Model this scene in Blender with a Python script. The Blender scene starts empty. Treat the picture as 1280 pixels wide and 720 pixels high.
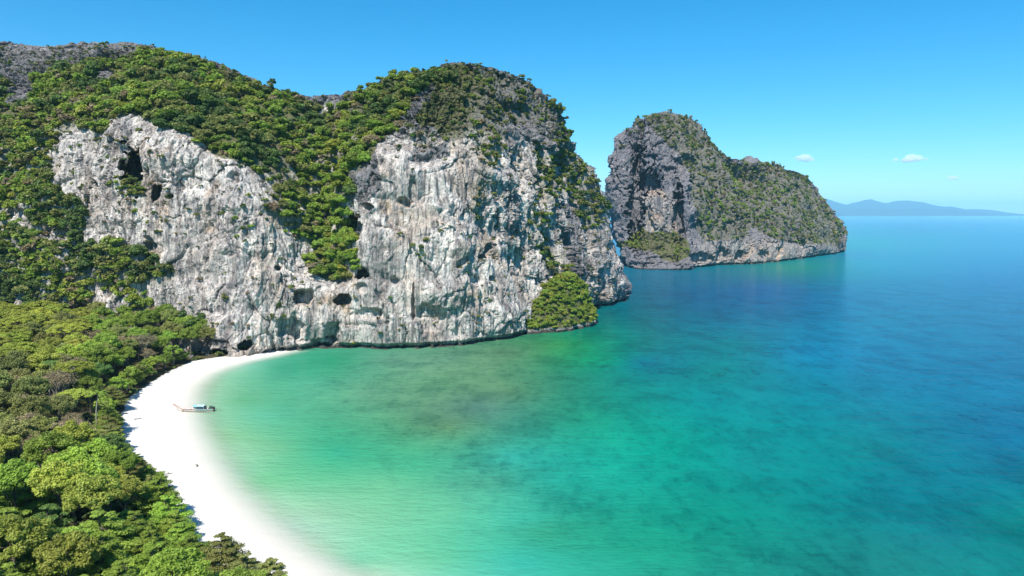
import bpy, math, random
import numpy as np
from math import radians as R
random.seed(7); rng = np.random.default_rng(7)
S = bpy.context.scene; COL = S.collection

# ------------------------------------------------------------------ camera, sky, sun, exposure
FPX, PITCH, CAMZ = 853.0, R(6.2), 60.0            # focal length in photo pixels, tilt down, height of the drone
cam = bpy.data.objects.new('camera', bpy.data.cameras.new('camera')); COL.objects.link(cam)
cam.location = (0, 0, CAMZ); cam.rotation_euler = (R(90) - PITCH, 0, 0)
cam.data.sensor_width = 36.0; cam.data.lens = FPX / 1280 * 36.0
cam.data.clip_start = 0.5; cam.data.clip_end = 200000
S.camera = cam
SUN_AZ_LEFT, SUN_EL = R(14), R(53)                # the sun stands behind the camera, a little to the left
sd = np.array([-math.sin(SUN_AZ_LEFT) * math.cos(SUN_EL), -math.cos(SUN_AZ_LEFT) * math.cos(SUN_EL), math.sin(SUN_EL)])
w = bpy.data.worlds.new('World'); S.world = w; w.use_nodes = True
nt = w.node_tree; nt.nodes.clear()
sky = nt.nodes.new('ShaderNodeTexSky'); sky.sky_type = 'NISHITA'; sky.sun_disc = False
sky.sun_elevation = SUN_EL; sky.sun_rotation = math.atan2(sd[0], sd[1])
sky.altitude = 60; sky.air_density = 1.0; sky.dust_density = 0.0; sky.ozone_density = 4.0
hsv = nt.nodes.new('ShaderNodeHueSaturation'); hsv.inputs['Saturation'].default_value = 1.3; hsv.inputs['Hue'].default_value = 0.497
bg = nt.nodes.new('ShaderNodeBackground'); bg.inputs[1].default_value = 0.11
wo = nt.nodes.new('ShaderNodeOutputWorld')
nt.links.new(sky.outputs[0], hsv.inputs['Color']); skm = nt.nodes.new('ShaderNodeMix'); skm.data_type = 'RGBA'; skm.blend_type = 'MULTIPLY'; skm.inputs[0].default_value = 1.0; tc = nt.nodes.new('ShaderNodeTexCoord'); sz = nt.nodes.new('ShaderNodeSeparateXYZ'); rp = nt.nodes.new('ShaderNodeValToRGB')
nt.links.new(tc.outputs['Generated'], sz.inputs[0]); nt.links.new(sz.outputs[2], rp.inputs[0])
while len(rp.color_ramp.elements) < 4: rp.color_ramp.elements.new(0.5)
for e, (p, c) in zip(rp.color_ramp.elements, [(0.0, (0.66, 0.81, 0.97)), (0.12, (0.44, 0.90, 1.02)), (0.30, (0.20, 0.98, 1.04)), (0.7, (0.72, 0.95, 1.0))]): e.position = p; e.color = (*c, 1)
nt.links.new(rp.outputs[0], skm.inputs[7])
nt.links.new(hsv.outputs[0], skm.inputs[6]); nt.links.new(skm.outputs[2], bg.inputs[0]); nt.links.new(bg.outputs[0], wo.inputs[0])
sl = bpy.data.lights.new('sun', 'SUN'); sl.energy = 5.0; sl.angle = R(0.5); sl.color = (1.0, 0.955, 0.88)
so = bpy.data.objects.new('sun', sl); COL.objects.link(so); so.location = (0, 0, 300)
so.rotation_euler = (R(90) - SUN_EL, 0, math.atan2(sd[0], -sd[1]))
so.rotation_euler = (math.acos(sd[2]), 0, math.atan2(sd[1], sd[0]) + R(90))
S.view_settings.view_transform = 'Standard'; S.view_settings.look = 'None'
S.view_settings.exposure = 0.5; S.view_settings.gamma = 1.0; S.view_settings.use_curve_mapping = False
S.render.engine = 'CYCLES'
S.cycles.use_denoising = True; S.cycles.max_bounces = 8; S.cycles.diffuse_bounces = 2; S.cycles.glossy_bounces = 2
S.cycles.transparent_max_bounces = 24; S.cycles.volume_bounces = 6; S.cycles.caustics_reflective = False

# ------------------------------------------------------------------ survey helpers: the photo as a theodolite
CT, ST = math.cos(PITCH), math.sin(PITCH)
def ray(px, py):
    u = 360.0 - py
    return np.array([px - 640.0, FPX * CT + u * ST, -FPX * ST + u * CT])
def on_z(px, py, z=0.0):
    d = ray(px, py); return np.array([0, 0, CAMZ]) + d * ((z - CAMZ) / d[2])
def at_Y(px, py, Y):
    d = ray(px, py); return np.array([0, 0, CAMZ]) + d * (Y / d[1])
def by_z(px, Y, z):
    r = (z - CAMZ) / Y; u = (r * FPX * CT + FPX * ST) / (CT - r * ST)
    return at_Y(px, 360 - u, Y)
def project(P):
    x, y, z = P[..., 0], P[..., 1], P[..., 2] - CAMZ
    f = np.maximum(y * CT - z * ST, 1e-3); up = y * ST + z * CT
    return 640 + FPX * x / f, 360 - FPX * up / f
# ------------------------------------------------------------------ noise
def _h(ix, iy, iz, s):
    h = (ix.astype(np.uint32) * np.uint32(374761393) + iy.astype(np.uint32) * np.uint32(668265263)
         + iz.astype(np.uint32) * np.uint32(2246822519) + np.uint32((s * 3266489917) & 0xffffffff))
    h ^= h >> np.uint32(15); h *= np.uint32(2246822519); h ^= h >> np.uint32(13); h *= np.uint32(3266489917); h ^= h >> np.uint32(16)
    return h.astype(np.float32) / np.float32(4294967295.0)
def vnoise(p, s=0):
    p = p.astype(np.float32); i = np.floor(p); f = p - i; i = i.astype(np.int64).astype(np.int32)
    f = f * f * f * (f * (f * 6 - 15) + 10)
    X, Y, Z = i[..., 0], i[..., 1], i[..., 2]; fx, fy, fz = f[..., 0], f[..., 1], f[..., 2]
    def L(a, b, t): return a + (b - a) * t
    o = []
    for dz in (0, 1):
        r = []
        for dy in (0, 1): r.append(L(_h(X, Y + dy, Z + dz, s), _h(X + 1, Y + dy, Z + dz, s), fx))
        o.append(L(r[0], r[1], fy))
    return L(o[0], o[1], fz) * 2 - 1
ROT = np.array([[0.80, 0.60, 0], [-0.48, 0.64, 0.60], [0.36, -0.48, 0.80]])
def fbm(p, o=4, s=0, g=0.5):
    t = 0; a = 1.0; n = 0
    for k in range(o):
        t = t + a * vnoise(p, s + k); n += a; a *= g; p = (p @ ROT) * 2.03 + 13.7
    return t / n
def worley(p, s=0):
    i = np.floor(p).astype(np.int32); f1 = np.full(p.shape[:-1], 9.0, np.float32); f2 = f1.copy(); idv = np.zeros_like(f1)
    for dx in (-1, 0, 1):
        for dy in (-1, 0, 1):
            for dz in (-1, 0, 1):
                c = i + np.array([dx, dy, dz], np.int32)
                a = [_h(c[..., 0], c[..., 1], c[..., 2], s + k) for k in range(3)]
                d = (c[..., 0] + a[0] - p[..., 0]) ** 2 + (c[..., 1] + a[1] - p[..., 1]) ** 2 + (c[..., 2] + a[2] - p[..., 2]) ** 2
                d = np.sqrt(d).astype(np.float32)
                m = d < f1
                f2 = np.where(m, f1, np.minimum(f2, d)); f1 = np.where(m, d, f1); idv = np.where(m, a[0], idv)
    return f1, f2, idv
def facets(p, s=0):
    """angular breakage: every cell is a tilted plane of its own"""
    i = np.floor(p).astype(np.int32); f1 = np.full(p.shape[:-1], 9.0, np.float32); f2 = f1.copy(); fa = np.zeros_like(f1)
    for dx in (-1, 0, 1):
        for dy in (-1, 0, 1):
            for dz in (-1, 0, 1):
                c = i + np.array([dx, dy, dz], np.int32); a = [_h(c[..., 0], c[..., 1], c[..., 2], s + k) for k in range(6)]
                e = [p[..., k] - c[..., k] - a[k] for k in range(3)]; d = np.sqrt(e[0] ** 2 + e[1] ** 2 + e[2] ** 2).astype(np.float32)
                pl = sum(e[k] * (a[3 + k] - 0.5) for k in range(3)) * 2 + (a[3] + a[4] - 1) * 0.5
                m = d < f1; f2 = np.where(m, f1, np.minimum(f2, d)); f1 = np.where(m, d, f1); fa = np.where(m, pl, fa)
    return fa, f2 - f1
def sstep(a, b, x):
    t = np.clip((x - a) / (b - a), 0, 1); return t * t * (3 - 2 * t)
def in_poly(px, py, poly):
    r = np.zeros(px.shape, bool); n = len(poly); j = n - 1
    for i in range(n):
        x1, y1 = poly[i]; x2, y2 = poly[j]
        if y1 != y2:
            r ^= ((y1 > py) != (y2 > py)) & (px < (x2 - x1) * (py - y1) / (y2 - y1) + x1)
        j = i
    return r
def seg_dist(X, Y, pts):
    """unsigned distance to a polyline and the side (+1 = left of its direction)"""
    best = np.full(X.shape, 1e9); side = np.ones(X.shape)
    for (x1, y1), (x2, y2) in zip(pts[:-1], pts[1:]):
        dx, dy = x2 - x1, y2 - y1; t = np.clip(((X - x1) * dx + (Y - y1) * dy) / (dx * dx + dy * dy), 0, 1)
        d = np.hypot(X - x1 - t * dx, Y - y1 - t * dy); m = d < best - 1e-6
        best = np.where(m, d, best); side = np.where(m, np.sign(dx * (Y - y1) - dy * (X - x1)), side)
    return best, side
# ------------------------------------------------------------------ mesh and object helpers
def mesh_np(name, V, F, mats=(), midx=None, attrs=None, cols=None, smooth=False, fattrs=None):
    me = bpy.data.meshes.new(name); V = np.asarray(V, np.float32).reshape(-1, 3); F = np.asarray(F, np.int32)
    k = F.shape[1]; n = len(F)
    me.vertices.add(len(V)); me.vertices.foreach_set('co', V.ravel())
    me.loops.add(n * k); me.loops.foreach_set('vertex_index', F.ravel())
    me.polygons.add(n); me.polygons.foreach_set('loop_start', np.arange(0, n * k, k, dtype=np.int32))
    for m in mats: me.materials.append(m)
    if midx is not None: me.polygons.foreach_set('material_index', np.asarray(midx, np.int32))
    me.polygons.foreach_set('use_smooth', np.full(n, smooth, bool))
    for a, v in (attrs or {}).items():
        me.attributes.new(a, 'FLOAT', 'POINT').data.foreach_set('value', np.asarray(v, np.float32).ravel())
    for a, v in (fattrs or {}).items():
        me.attributes.new(a, 'FLOAT', 'FACE').data.foreach_set('value', np.asarray(v, np.float32).ravel())
    for a, (dom, v) in (cols or {}).items():
        v = np.asarray(v, np.float32); v = np.concatenate([v, np.ones((len(v), 1), np.float32)], 1)
        me.attributes.new(a, 'FLOAT_COLOR', dom).data.foreach_set('color', v.ravel())
    me.update(calc_edges=True); me.validate()
    return me
def link(name, data, parent=None, loc=None):
    o = bpy.data.objects.new(name, data); COL.objects.link(o)
    if parent: o.parent = parent
    if loc is not None: o.location = loc
    return o
def tag(o, label=None, cat=None, group=None, kind=None):
    for k, v in (('label', label), ('category', cat), ('group', group), ('kind', kind)):
        if v: o[k] = v
    return o
def grid_faces(nu, nv, wrap=False):
    u = np.arange(nu if wrap else nu - 1)[:, None]; v = np.arange(nv - 1)[None]; u2 = (u + 1) % nu
    return np.stack([u * nv + v, u2 * nv + v, u2 * nv + v + 1, u * nv + v + 1], -1).reshape(-1, 4)
# ------------------------------------------------------------------ materials
class NT:
    def __init__(s, name):
        s.m = bpy.data.materials.new(name); s.m.use_nodes = True; s.t = s.m.node_tree; s.t.nodes.clear()
        s.out = s.t.nodes.new('ShaderNodeOutputMaterial')
    def n(s, t, **k):
        d = s.t.nodes.new('ShaderNode' + t)
        for a, v in k.items(): setattr(d, a, v)
        return d
    def l(s, a, b): s.t.links.new(a, b)
    def attr(s, n): d = s.n('Attribute'); d.attribute_name = n; return d
    def setin(s, sock, v):
        if hasattr(v, 'is_linked'): s.l(v, sock)
        elif v is not None:
            if isinstance(v, (tuple, list)) and len(v) == 3 and sock.type == 'RGBA': v = (*v, 1)
            sock.default_value = v
    def math(s, op, a, b=None, clamp=False):
        d = s.n('Math', operation=op, use_clamp=clamp); s.setin(d.inputs[0], a); s.setin(d.inputs[1], b); return d.outputs[0]
    def mix(s, f, a, b, mode='MIX'):
        d = s.n('Mix', data_type='RGBA', blend_type=mode); s.setin(d.inputs[0], f); s.setin(d.inputs[6], a); s.setin(d.inputs[7], b); return d.outputs[2]
    def ramp(s, f, stops):
        d = s.n('ValToRGB'); e = d.color_ramp.elements
        while len(e) < len(stops): e.new(0.5)
        for x, (p, c) in zip(e, stops):
            x.position = p; x.color = (c, c, c, 1) if isinstance(c, (int, float)) else (*c, 1)
        s.setin(d.inputs[0], f); return d.outputs[0]
    def noise(s, scale, detail=4, rough=0.55, vec=None, dist=0.0):
        d = s.n('TexNoise'); d.inputs['Scale'].default_value = scale; d.inputs['Detail'].default_value = detail
        d.inputs['Roughness'].default_value = rough; d.inputs['Distortion'].default_value = dist
        if vec is not None: s.l(vec, d.inputs['Vector'])
        return d.outputs[0]
    def scaled(s, sc, rot=(0, 0, 0)):
        g = s.n('NewGeometry'); m = s.n('Mapping'); m.inputs['Scale'].default_value = sc; m.inputs['Rotation'].default_value = rot
        s.l(g.outputs['Position'], m.inputs['Vector']); return m.outputs[0]
    def bsdf(s, col, rough=0.8, spec=0.3, normal=None, **k):
        d = s.n('BsdfPrincipled'); s.setin(d.inputs['Base Color'], col); s.setin(d.inputs['Roughness'], rough)
        d.inputs['Specular IOR Level'].default_value = spec
        for a, v in k.items(): s.setin(d.inputs[a], v)
        if normal is not None: s.l(normal, d.inputs['Normal'])
        return d.outputs[0]
    def bump(s, h, strength=0.5, dist=1.0, normal=None):
        d = s.n('Bump'); s.setin(d.inputs['Strength'], strength); d.inputs['Distance'].default_value = dist; s.l(h, d.inputs['Height'])
        if normal is not None: s.l(normal, d.inputs['Normal'])
        return d.outputs[0]
    def done(s, sh): s.l(sh, s.out.inputs[0]); return s.m
def simple(name, c, rough=0.6, spec=0.3, var=0.15, scale=4.0):
    M = NT(name); nz = M.noise(scale, 5)
    v = M.ramp(nz, [(0.3, 1 - var), (0.7, 1 + var)])
    return M.done(M.bsdf(M.mix(1.0, c, v, 'MULTIPLY'), rough, spec))

def rock_material(name, cream, grey, ochre, soil, tide=(0.035, 0.033, 0.03)):
    M = NT(name)
    P = M.scaled((1, 1, 1))
    patch = M.noise(0.045, 5, 0.6, P)
    mid = M.noise(0.22, 6, 0.65, P)
    streak = M.noise(1.0, 5, 0.6, M.scaled((0.42, 0.42, 0.035)), 0.6)
    streak2 = M.noise(1.0, 4, 0.6, M.scaled((1.3, 1.3, 0.07)), 0.4)
    fine = M.noise(1.1, 6, 0.7, P)
    c = M.mix(M.ramp(patch, [(0.42, 0), (0.6, 1)]), cream, tuple(0.76 * x for x in cream))
    c = M.mix(M.math('MULTIPLY', M.ramp(mid, [(0.47, 0), (0.60, 1)]), 0.6), c, grey)
    c = M.mix(M.math('MULTIPLY', M.ramp(M.noise(0.06, 4, 0.6, M.scaled((1, 1, 1), (0.7, 0.2, 1.1))), [(0.51, 0), (0.63, 1)]), M.attr('ochre').outputs['Fac'], True), c, ochre)
    ww = M.math('ADD', M.attr('weather').outputs['Fac'], M.math('MULTIPLY', M.math('SUBTRACT', mid, 0.5), 1.1), True)
    gv = M.mix(fine, tuple(0.42 * x for x in grey), tuple(1.35 * x for x in grey))
    c = M.mix(M.ramp(ww, [(0.25, 0), (0.7, 1)]), c, gv)
    band = M.noise(1.0, 5, 0.65, M.scaled((0.13, 0.13, 0.014)), 0.8)
    c = M.mix(M.math('MULTIPLY', M.ramp(band, [(0.49, 0), (0.62, 1)]), 0.68), c, M.mix(mid, grey, (0.26, 0.20, 0.155)))
    c = M.mix(M.math('MULTIPLY', M.ramp(band, [(0.30, 1), (0.42, 0)]), 0.5), c, tuple(1.18 * x for x in cream))
    c = M.mix(M.math('MULTIPLY', M.ramp(streak, [(0.50, 0), (0.64, 1)]), 0.82), c, tuple(0.5 * x for x in grey))
    c = M.mix(M.math('MULTIPLY', M.ramp(streak2, [(0.53, 0), (0.65, 1)]), 0.78), c, tuple(0.36 * x for x in grey))
    sm = M.math('ADD', M.attr('soil').outputs['Fac'], M.math('MULTIPLY', M.math('SUBTRACT', fine, 0.5), 0.8), True)
    c = M.mix(M.ramp(sm, [(0.3, 0), (0.75, 1)]), c, soil)
    c = M.mix(1.0, c, M.ramp(fine, [(0.25, 0.62), (0.5, 1.0), (0.75, 1.2)]), 'MULTIPLY')
    g = M.n('NewGeometry'); sx = M.n('SeparateXYZ'); M.l(g.outputs['Position'], sx.inputs[0])
    zt = M.math('ADD', sx.outputs[2], M.math('MULTIPLY', mid, 1.6))
    tm = M.ramp(M.math('MULTIPLY', zt, 0.25), [(0.42, 1), (0.62, 0)])
    c = M.mix(M.math('MULTIPLY', M.math('MULTIPLY', tm, M.attr('sea').outputs['Fac']), 0.92), c, tide)
    vor = M.n('TexVoronoi'); vor.inputs['Scale'].default_value = 0.55; M.l(M.scaled((1, 1, 0.6)), vor.inputs['Vector'])
    h = M.math('ADD', M.math('MULTIPLY', fine, 0.9), M.math('MULTIPLY', vor.outputs['Distance'], 0.5))
    h = M.math('ADD', h, M.math('MULTIPLY', streak2, 0.6))
    return M.done(M.bsdf(c, 0.92, 0.15, M.bump(h, 0.85, 1.2)))

def leaf_material(name):
    M = NT(name)
    oi = M.n('ObjectInfo'); t = M.attr('tint').outputs['Color']; v = M.attr('leafv').outputs['Fac']
    base = M.mix(1.0, oi.outputs['Color'], t, 'MULTIPLY')
    k = M.ramp(v, [(0.0, 0.55), (0.5, 1.0), (1.0, 1.5)])
    base = M.mix(1.0, base, k, 'MULTIPLY')
    base = M.mix(M.math('MULTIPLY', v, 0.3), base, (0.25, 0.24, 0.04))
    d = M.bsdf(base, 0.55, 0.25); tr = M.n('BsdfTranslucent'); M.l(base, tr.inputs[0])
    mx = M.n('MixShader'); mx.inputs[0].default_value = 0.38; M.l(d, mx.inputs[1]); M.l(tr.outputs[0], mx.inputs[2])
    return M.done(mx.outputs[0])
LEAF = leaf_material('leaves')
BARK = simple('bark', (0.16, 0.13, 0.10), 0.9, 0.1, 0.35, 3.0)
PALEBARK = simple('pale_bark', (0.36, 0.33, 0.28), 0.9, 0.1, 0.3, 3.0)

# ------------------------------------------------------------------ shore lines (photo pixels -> metres)
WATER_PX = [(560, 434), (470, 436), (400, 439), (335, 444), (305, 450), (277, 457), (250, 468), (233, 482), (225, 497), (224, 515),
            (230, 545), (243, 578), (262, 612), (288, 645), (317, 675), (351, 703), (390, 730), (455, 775), (560, 830)]
WL = [tuple(on_z(x, y)[:2]) for x, y in WATER_PX]
WL = [(-100.0, 520.0), (-97.0, 300.0)] + WL[3:] + [(-3.0, 70.0), (22.0, 40.0), (60, 0), (110, -50), (200, -140)]
FOREST_PX = [(238, 446), (210, 458), (188, 470), (174, 483), (160, 495), (152, 515), (152, 545), (157, 562), (178, 575), (196, 592),
             (208, 612), (220, 635), (238, 655), (256, 678), (280, 694), (318, 706), (348, 716), (380, 735)]
FE = [tuple(on_z(x, y, 3.0)[:2]) for x, y in FOREST_PX]
FE = [(-80.0, 330.0)] + FE + [(-14.0, 70.0), (5.0, 40.0), (40, 0), (90, -50), (180, -140)]
def inland(X, Y):
    d, s = seg_dist(X, Y, WL); return d * s * -1.0       # positive on land (right of the walking direction)
def in_forest(X, Y):
    d, s = seg_dist(X, Y, FE); return d * s * -1.0
def ground_z(X, Y):
    d = inland(X, Y); f = in_forest(X, Y)
    z = np.where(d > 0, 2.4 * (1 - np.exp(-np.maximum(d, 0) / 22)), np.maximum(d * 0.07, -6))
    return z + 3.5 * sstep(0, 60, f) + 4 * sstep(40, 160, f)
gx = np.concatenate([np.linspace(-420, -170, 40), np.linspace(-168, 40, 230), np.linspace(42, 240, 40)])
gy = np.concatenate([np.linspace(-140, 58, 40), np.linspace(60, 330, 300), np.linspace(335, 420, 12)])
GX, GY = np.meshgrid(gx, gy, indexing='ij')
GZ = ground_z(GX, GY)
PG = np.stack([GX, GY, GZ], -1)
GZ = GZ + 0.10 * fbm(PG * [0.15, 0.15, 0], 3, 5) * sstep(0, 6, inland(GX, GY)) + 0.05 * fbm(PG * [0.6, 0.6, 0], 2, 9)
PG[..., 2] = GZ
M = NT('sand_and_litter')
fa = M.attr('forest').outputs['Fac']; wet = M.attr('wet').outputs['Fac']; lr = M.attr('wrack').outputs['Fac']
n1 = M.noise(0.25, 5, 0.6, M.scaled((1, 1, 1))); n2 = M.noise(1.6, 6, 0.65, M.scaled((1, 1, 1)))
c = M.mix(n1, (0.76, 0.73, 0.675), (0.68, 0.65, 0.595))
c = M.mix(M.math('MULTIPLY', wet, 0.5), c, (0.62, 0.565, 0.48))
c = M.mix(M.math('MULTIPLY', M.math('MULTIPLY', lr, M.ramp(n2, [(0.5, 0), (0.68, 1)])), 0.55), c, (0.34, 0.28, 0.22))
fm = M.ramp(M.math('ADD', fa, M.math('MULTIPLY', M.math('SUBTRACT', n2, 0.5), 0.9)), [(0.42, 0), (0.58, 1)])
c = M.mix(fm, c, M.mix(n2, (0.045, 0.04, 0.022), (0.10, 0.085, 0.045)))
SAND = M.done(M.bsdf(c, 0.95, 0.1, M.bump(n2, 0.25, 0.4)))
dI, dF = inland(GX, GY), in_forest(GX, GY)
nzv = fbm(PG * [0.06, 0.06, 0], 3, 21)
wr = np.exp(-((dI - 9 - 2.5 * nzv) / 0.7) ** 2) + 0.8 * np.exp(-((dI - 14 + 3 * nzv) / 0.6) ** 2) + 1.0 * sstep(-6, -0.5, dF) * (dF < 2)
me = mesh_np('beach', PG, grid_faces(len(gx), len(gy))[:, ::-1], [SAND], smooth=True,
             attrs={'forest': sstep(-3, 3, dF + 2 * nzv), 'wet': sstep(3.0, 0.5, dI + nzv) * sstep(-7, -1, dI), 'wrack': wr})
tag(link('beach', me), kind='structure')

# ------------------------------------------------------------------ the sea
def lin(c): c = np.asarray(c, float) / 255; return np.where(c <= 0.04045, c / 12.92, ((c + 0.055) / 1.055) ** 2.4)
SEA = [(230, 480, 0.4818, 0.468, 0.3541), (255, 480, 0.2987, 0.4151, 0.2647), (290, 470, 0.1295, 0.3541, 0.2039), (300, 500, 0.0819, 0.2814, 0.1338), (275, 520, 0.1769, 0.3738, 0.2182), (285, 545, 0.1718, 0.3541, 0.1769), (330, 520, 0.0819, 0.3541, 0.2182), (350, 460, 0.027, 0.2344, 0.1292), (420, 450, 0.0191, 0.2265, 0.1102), (480, 450, 0.1104, 0.2487, 0.1571), (560, 450, 0.0883, 0.2205, 0.1288), (640, 440, 0.082, 0.1739, 0.0886), (700, 430, 0.0335, 0.213, 0.062), (740, 415, 0.0005, 0.1447, 0.0961), (380, 480, 0.066, 0.3072, 0.1876), (450, 490, 0.0872, 0.2474, 0.1404), (560, 480, 0.0866, 0.236, 0.1104), (640, 490, 0.0966, 0.2115, 0.1019), (600, 510, 0.0471, 0.1331, 0.1103), (700, 470, 0.0192, 0.1571, 0.0932), (560, 535, 0.097, 0.2045, 0.0919), (300, 590, 0.2182, 0.4151, 0.2647), (330, 600, 0.1142, 0.3577, 0.1648), (350, 560, 0.1225, 0.3282, 0.1678), (420, 540, 0.0418, 0.277, 0.1396), (420, 565, 0.0271, 0.2951, 0.1649), (480, 600, 0.109, 0.3551, 0.1841), (520, 580, 0.0384, 0.2892, 0.1517), (370, 660, 0.2987, 0.468, 0.3541), (400, 640, 0.2097, 0.3787, 0.2347), (450, 700, 0.1213, 0.395, 0.2275), (550, 700, 0.0966, 0.3555, 0.1943), (560, 640, 0.1033, 0.3721, 0.2057), (650, 650, 0.035, 0.2996, 0.2122), (650, 700, 0.0308, 0.3218, 0.2418), (700, 600, 0.0126, 0.2538, 0.1813), (640, 570, 0.0247, 0.3005, 0.2295), (620, 600, 0.0452, 0.2334, 0.148), (760, 450, 0.0005, 0.2504, 0.1188), (733, 522, 0.0091, 0.206, 0.1208), (839, 559, 0.0015, 0.2414, 0.1637), (802, 453, 0.0005, 0.1189, 0.1885), (876, 501, 0.0005, 0.1804, 0.1825), (940, 575, 0.0034, 0.1817, 0.1721), (919, 639, 0.0028, 0.1828, 0.1361), (812, 692, 0.0095, 0.2269, 0.136), (680, 666, 0.0244, 0.2251, 0.123), (1078, 559, 0.0005, 0.1593, 0.1544), (1131, 612, 0.0005, 0.124, 0.1518), (1184, 666, 0.0045, 0.1434, 0.1606), (1105, 692, 0.007, 0.1407, 0.1286), (1264, 655, 0.0005, 0.1367, 0.1205), (1264, 549, 0.0005, 0.1053, 0.1903), (1131, 480, 0.0005, 0.1197, 0.1981), (998, 442, 0.0005, 0.1586, 0.2804), (919, 432, 0.0005, 0.1526, 0.165), (892, 464, 0.0005, 0.1604, 0.1461), (839, 410, 0.0005, 0.1126, 0.1554), (1200, 400, 0.0005, 0.1191, 0.2139), (1100, 400, 0.0005, 0.1273, 0.2106), (850, 370, 0.0005, 0.0844, 0.1706), (960, 360, 0.0005, 0.0897, 0.2351), (1100, 330, 0.0037, 0.1873, 0.2839), (1060, 318, 0.0074, 0.1617, 0.2808), (1075, 305, 0.0081, 0.2259, 0.2425), (1250, 300, 0.0048, 0.1754, 0.3061), (1150, 285, 0.0028, 0.1529, 0.2839), (760, 300, 0.0069, 0.1183, 0.273), (1250, 350, 0.0005, 0.1133, 0.2493), (900, 345, 0.0005, 0.114, 0.1762), (990, 335, 0.0005, 0.1994, 0.1313), (240, 500, 0.4842, 0.5228, 0.4207), (248, 552, 0.4842, 0.5228, 0.4207), (272, 592, 0.4842, 0.5228, 0.4207), (308, 632, 0.4842, 0.5228, 0.4207), (350, 668, 0.4842, 0.5228, 0.4207), (400, 703, 0.4842, 0.5228, 0.4207), (254, 472, 0.4842, 0.5228, 0.4207), (292, 455, 0.4842, 0.5228, 0.4207), (470, 745, 0.4842, 0.5228, 0.4207), (268, 556, 0.309, 0.4748, 0.3163), (300, 602, 0.309, 0.4748, 0.3163), (342, 642, 0.309, 0.4748, 0.3163), (395, 682, 0.309, 0.4748, 0.3163), (470, 715, 0.309, 0.4748, 0.3163), (1250, 273, 0.047, 0.2232, 0.3464), (1100, 276, 0.0222, 0.1898, 0.3292), (1200, 279, 0.0121, 0.1662, 0.3126)]   # seen from the drone at (px, py): water colour
ang = np.concatenate([np.linspace(-180, -50, 60)[:-1], np.linspace(-50, 50, 420), np.linspace(50, 180, 60)[1:-1]]) * math.pi / 180
rad = np.concatenate([[20, 45], np.linspace(60, 330, 190), np.geomspace(333, 1500, 160), np.geomspace(1560, 39000, 60)])
A_, R_ = np.meshgrid(ang, rad, indexing='ij')
PW = np.stack([np.sin(A_) * R_, np.cos(A_) * R_, np.zeros_like(A_)], -1)
qx, qy = project(PW); back = PW[..., 1] < 30
qx = np.where(back, 700, np.clip(qx, -100, 1380)); qy = np.where(back, 760, np.clip(qy, 262, 800))
sea = np.array(SEA, float); KY = 1.9
def feat(x, y): return np.stack([x, KY * y + 200 * np.log(np.maximum(y - 255, 4))], -1)
cp = feat(sea[:, 0], sea[:, 1]); K = -np.linalg.norm(cp[:, None] - cp[None], axis=-1); nC = len(cp)
Am = np.block([[K + np.eye(nC) * 14.0, np.ones((nC, 1))], [np.ones((1, nC)), np.zeros((1, 1))]])
cw = np.linalg.solve(Am, np.vstack([np.log(sea[:, 2:] + 0.003), np.zeros((1, 3))]))
fq = feat(qx, qy).reshape(-1, 2); wcol = np.zeros((len(fq), 3))
for a in range(0, len(fq), 20000): wcol[a:a + 20000] = -np.linalg.norm(fq[a:a + 20000, None] - cp[None], axis=-1) @ cw[:-1] + cw[-1]
wcol = np.clip(np.exp(wcol) - 0.003, 0.001, 0.9).reshape(qx.shape + (3,))
dW = -inland(PW[..., 0], PW[..., 1]); dW = np.where(R_ > 420, 60, dW)
M = NT('sea_water')
P1 = M.scaled((1, 1, 1))
reef = M.noise(0.06, 6, 0.7, M.scaled((1, 0.7, 1)), 0.15); reef2 = M.noise(0.33, 5, 0.72, M.scaled((1, 0.6, 1)), 0.1)
tint = M.attr('bottom').outputs['Color']; dp = M.attr('deep').outputs['Fac']
rm = M.math('ADD', M.math('MULTIPLY', M.ramp(reef, [(0.48, 0), (0.60, 1)]), 0.60), M.math('MULTIPLY', M.ramp(reef2, [(0.50, 0), (0.64, 1)]), 0.55), True)
rm = M.math('MULTIPLY', rm, M.attr('reef').outputs['Fac'])
c = M.mix(rm, tint, M.mix(1.0, tint, (0.50, 0.64, 0.70), 'MULTIPLY'))
c = M.mix(M.math('MULTIPLY', M.ramp(reef, [(0.32, 1), (0.45, 0)]), M.math('MULTIPLY', M.attr('reef').outputs['Fac'], 0.5)), c, M.mix(1.0, c, (1.5, 1.3, 1.2), 'MULTIPLY'))
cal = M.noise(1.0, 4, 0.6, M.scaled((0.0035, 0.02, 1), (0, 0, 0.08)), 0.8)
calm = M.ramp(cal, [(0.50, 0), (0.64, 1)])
wv = M.noise(0.42, 3, 0.6, M.scaled((0.7, 1.5, 1), (0, 0, 0.15))); wv2 = M.noise(1.6, 3, 0.6, M.scaled((0.8, 1.5, 1), (0, 0, -0.2)))
wv3 = M.noise(0.09, 3, 0.6, M.scaled((0.6, 1.8, 1), (0, 0, 0.1)))
h = M.math('ADD', M.math('MULTIPLY', wv, 0.55), M.math('ADD', M.math('MULTIPLY', wv2, 0.14), M.math('MULTIPLY', wv3, 0.8)))
bst = M.math('SUBTRACT', 0.75, M.math('MULTIPLY', calm, 0.25))
c = M.mix(M.math('MULTIPLY', calm, M.math('MULTIPLY', dp, 0.30)), c, M.mix(1.0, c, (1.9, 1.5, 1.35), 'MULTIPLY'))  # brighter reflection of the calm streaks painted into the water colour
wsh = M.bsdf(c, 0.15, 0.5, M.bump(h, bst, 1.0), IOR=1.05)      # waves tilt the mirror: a ruffled sea reflects far less than a flat one
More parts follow.
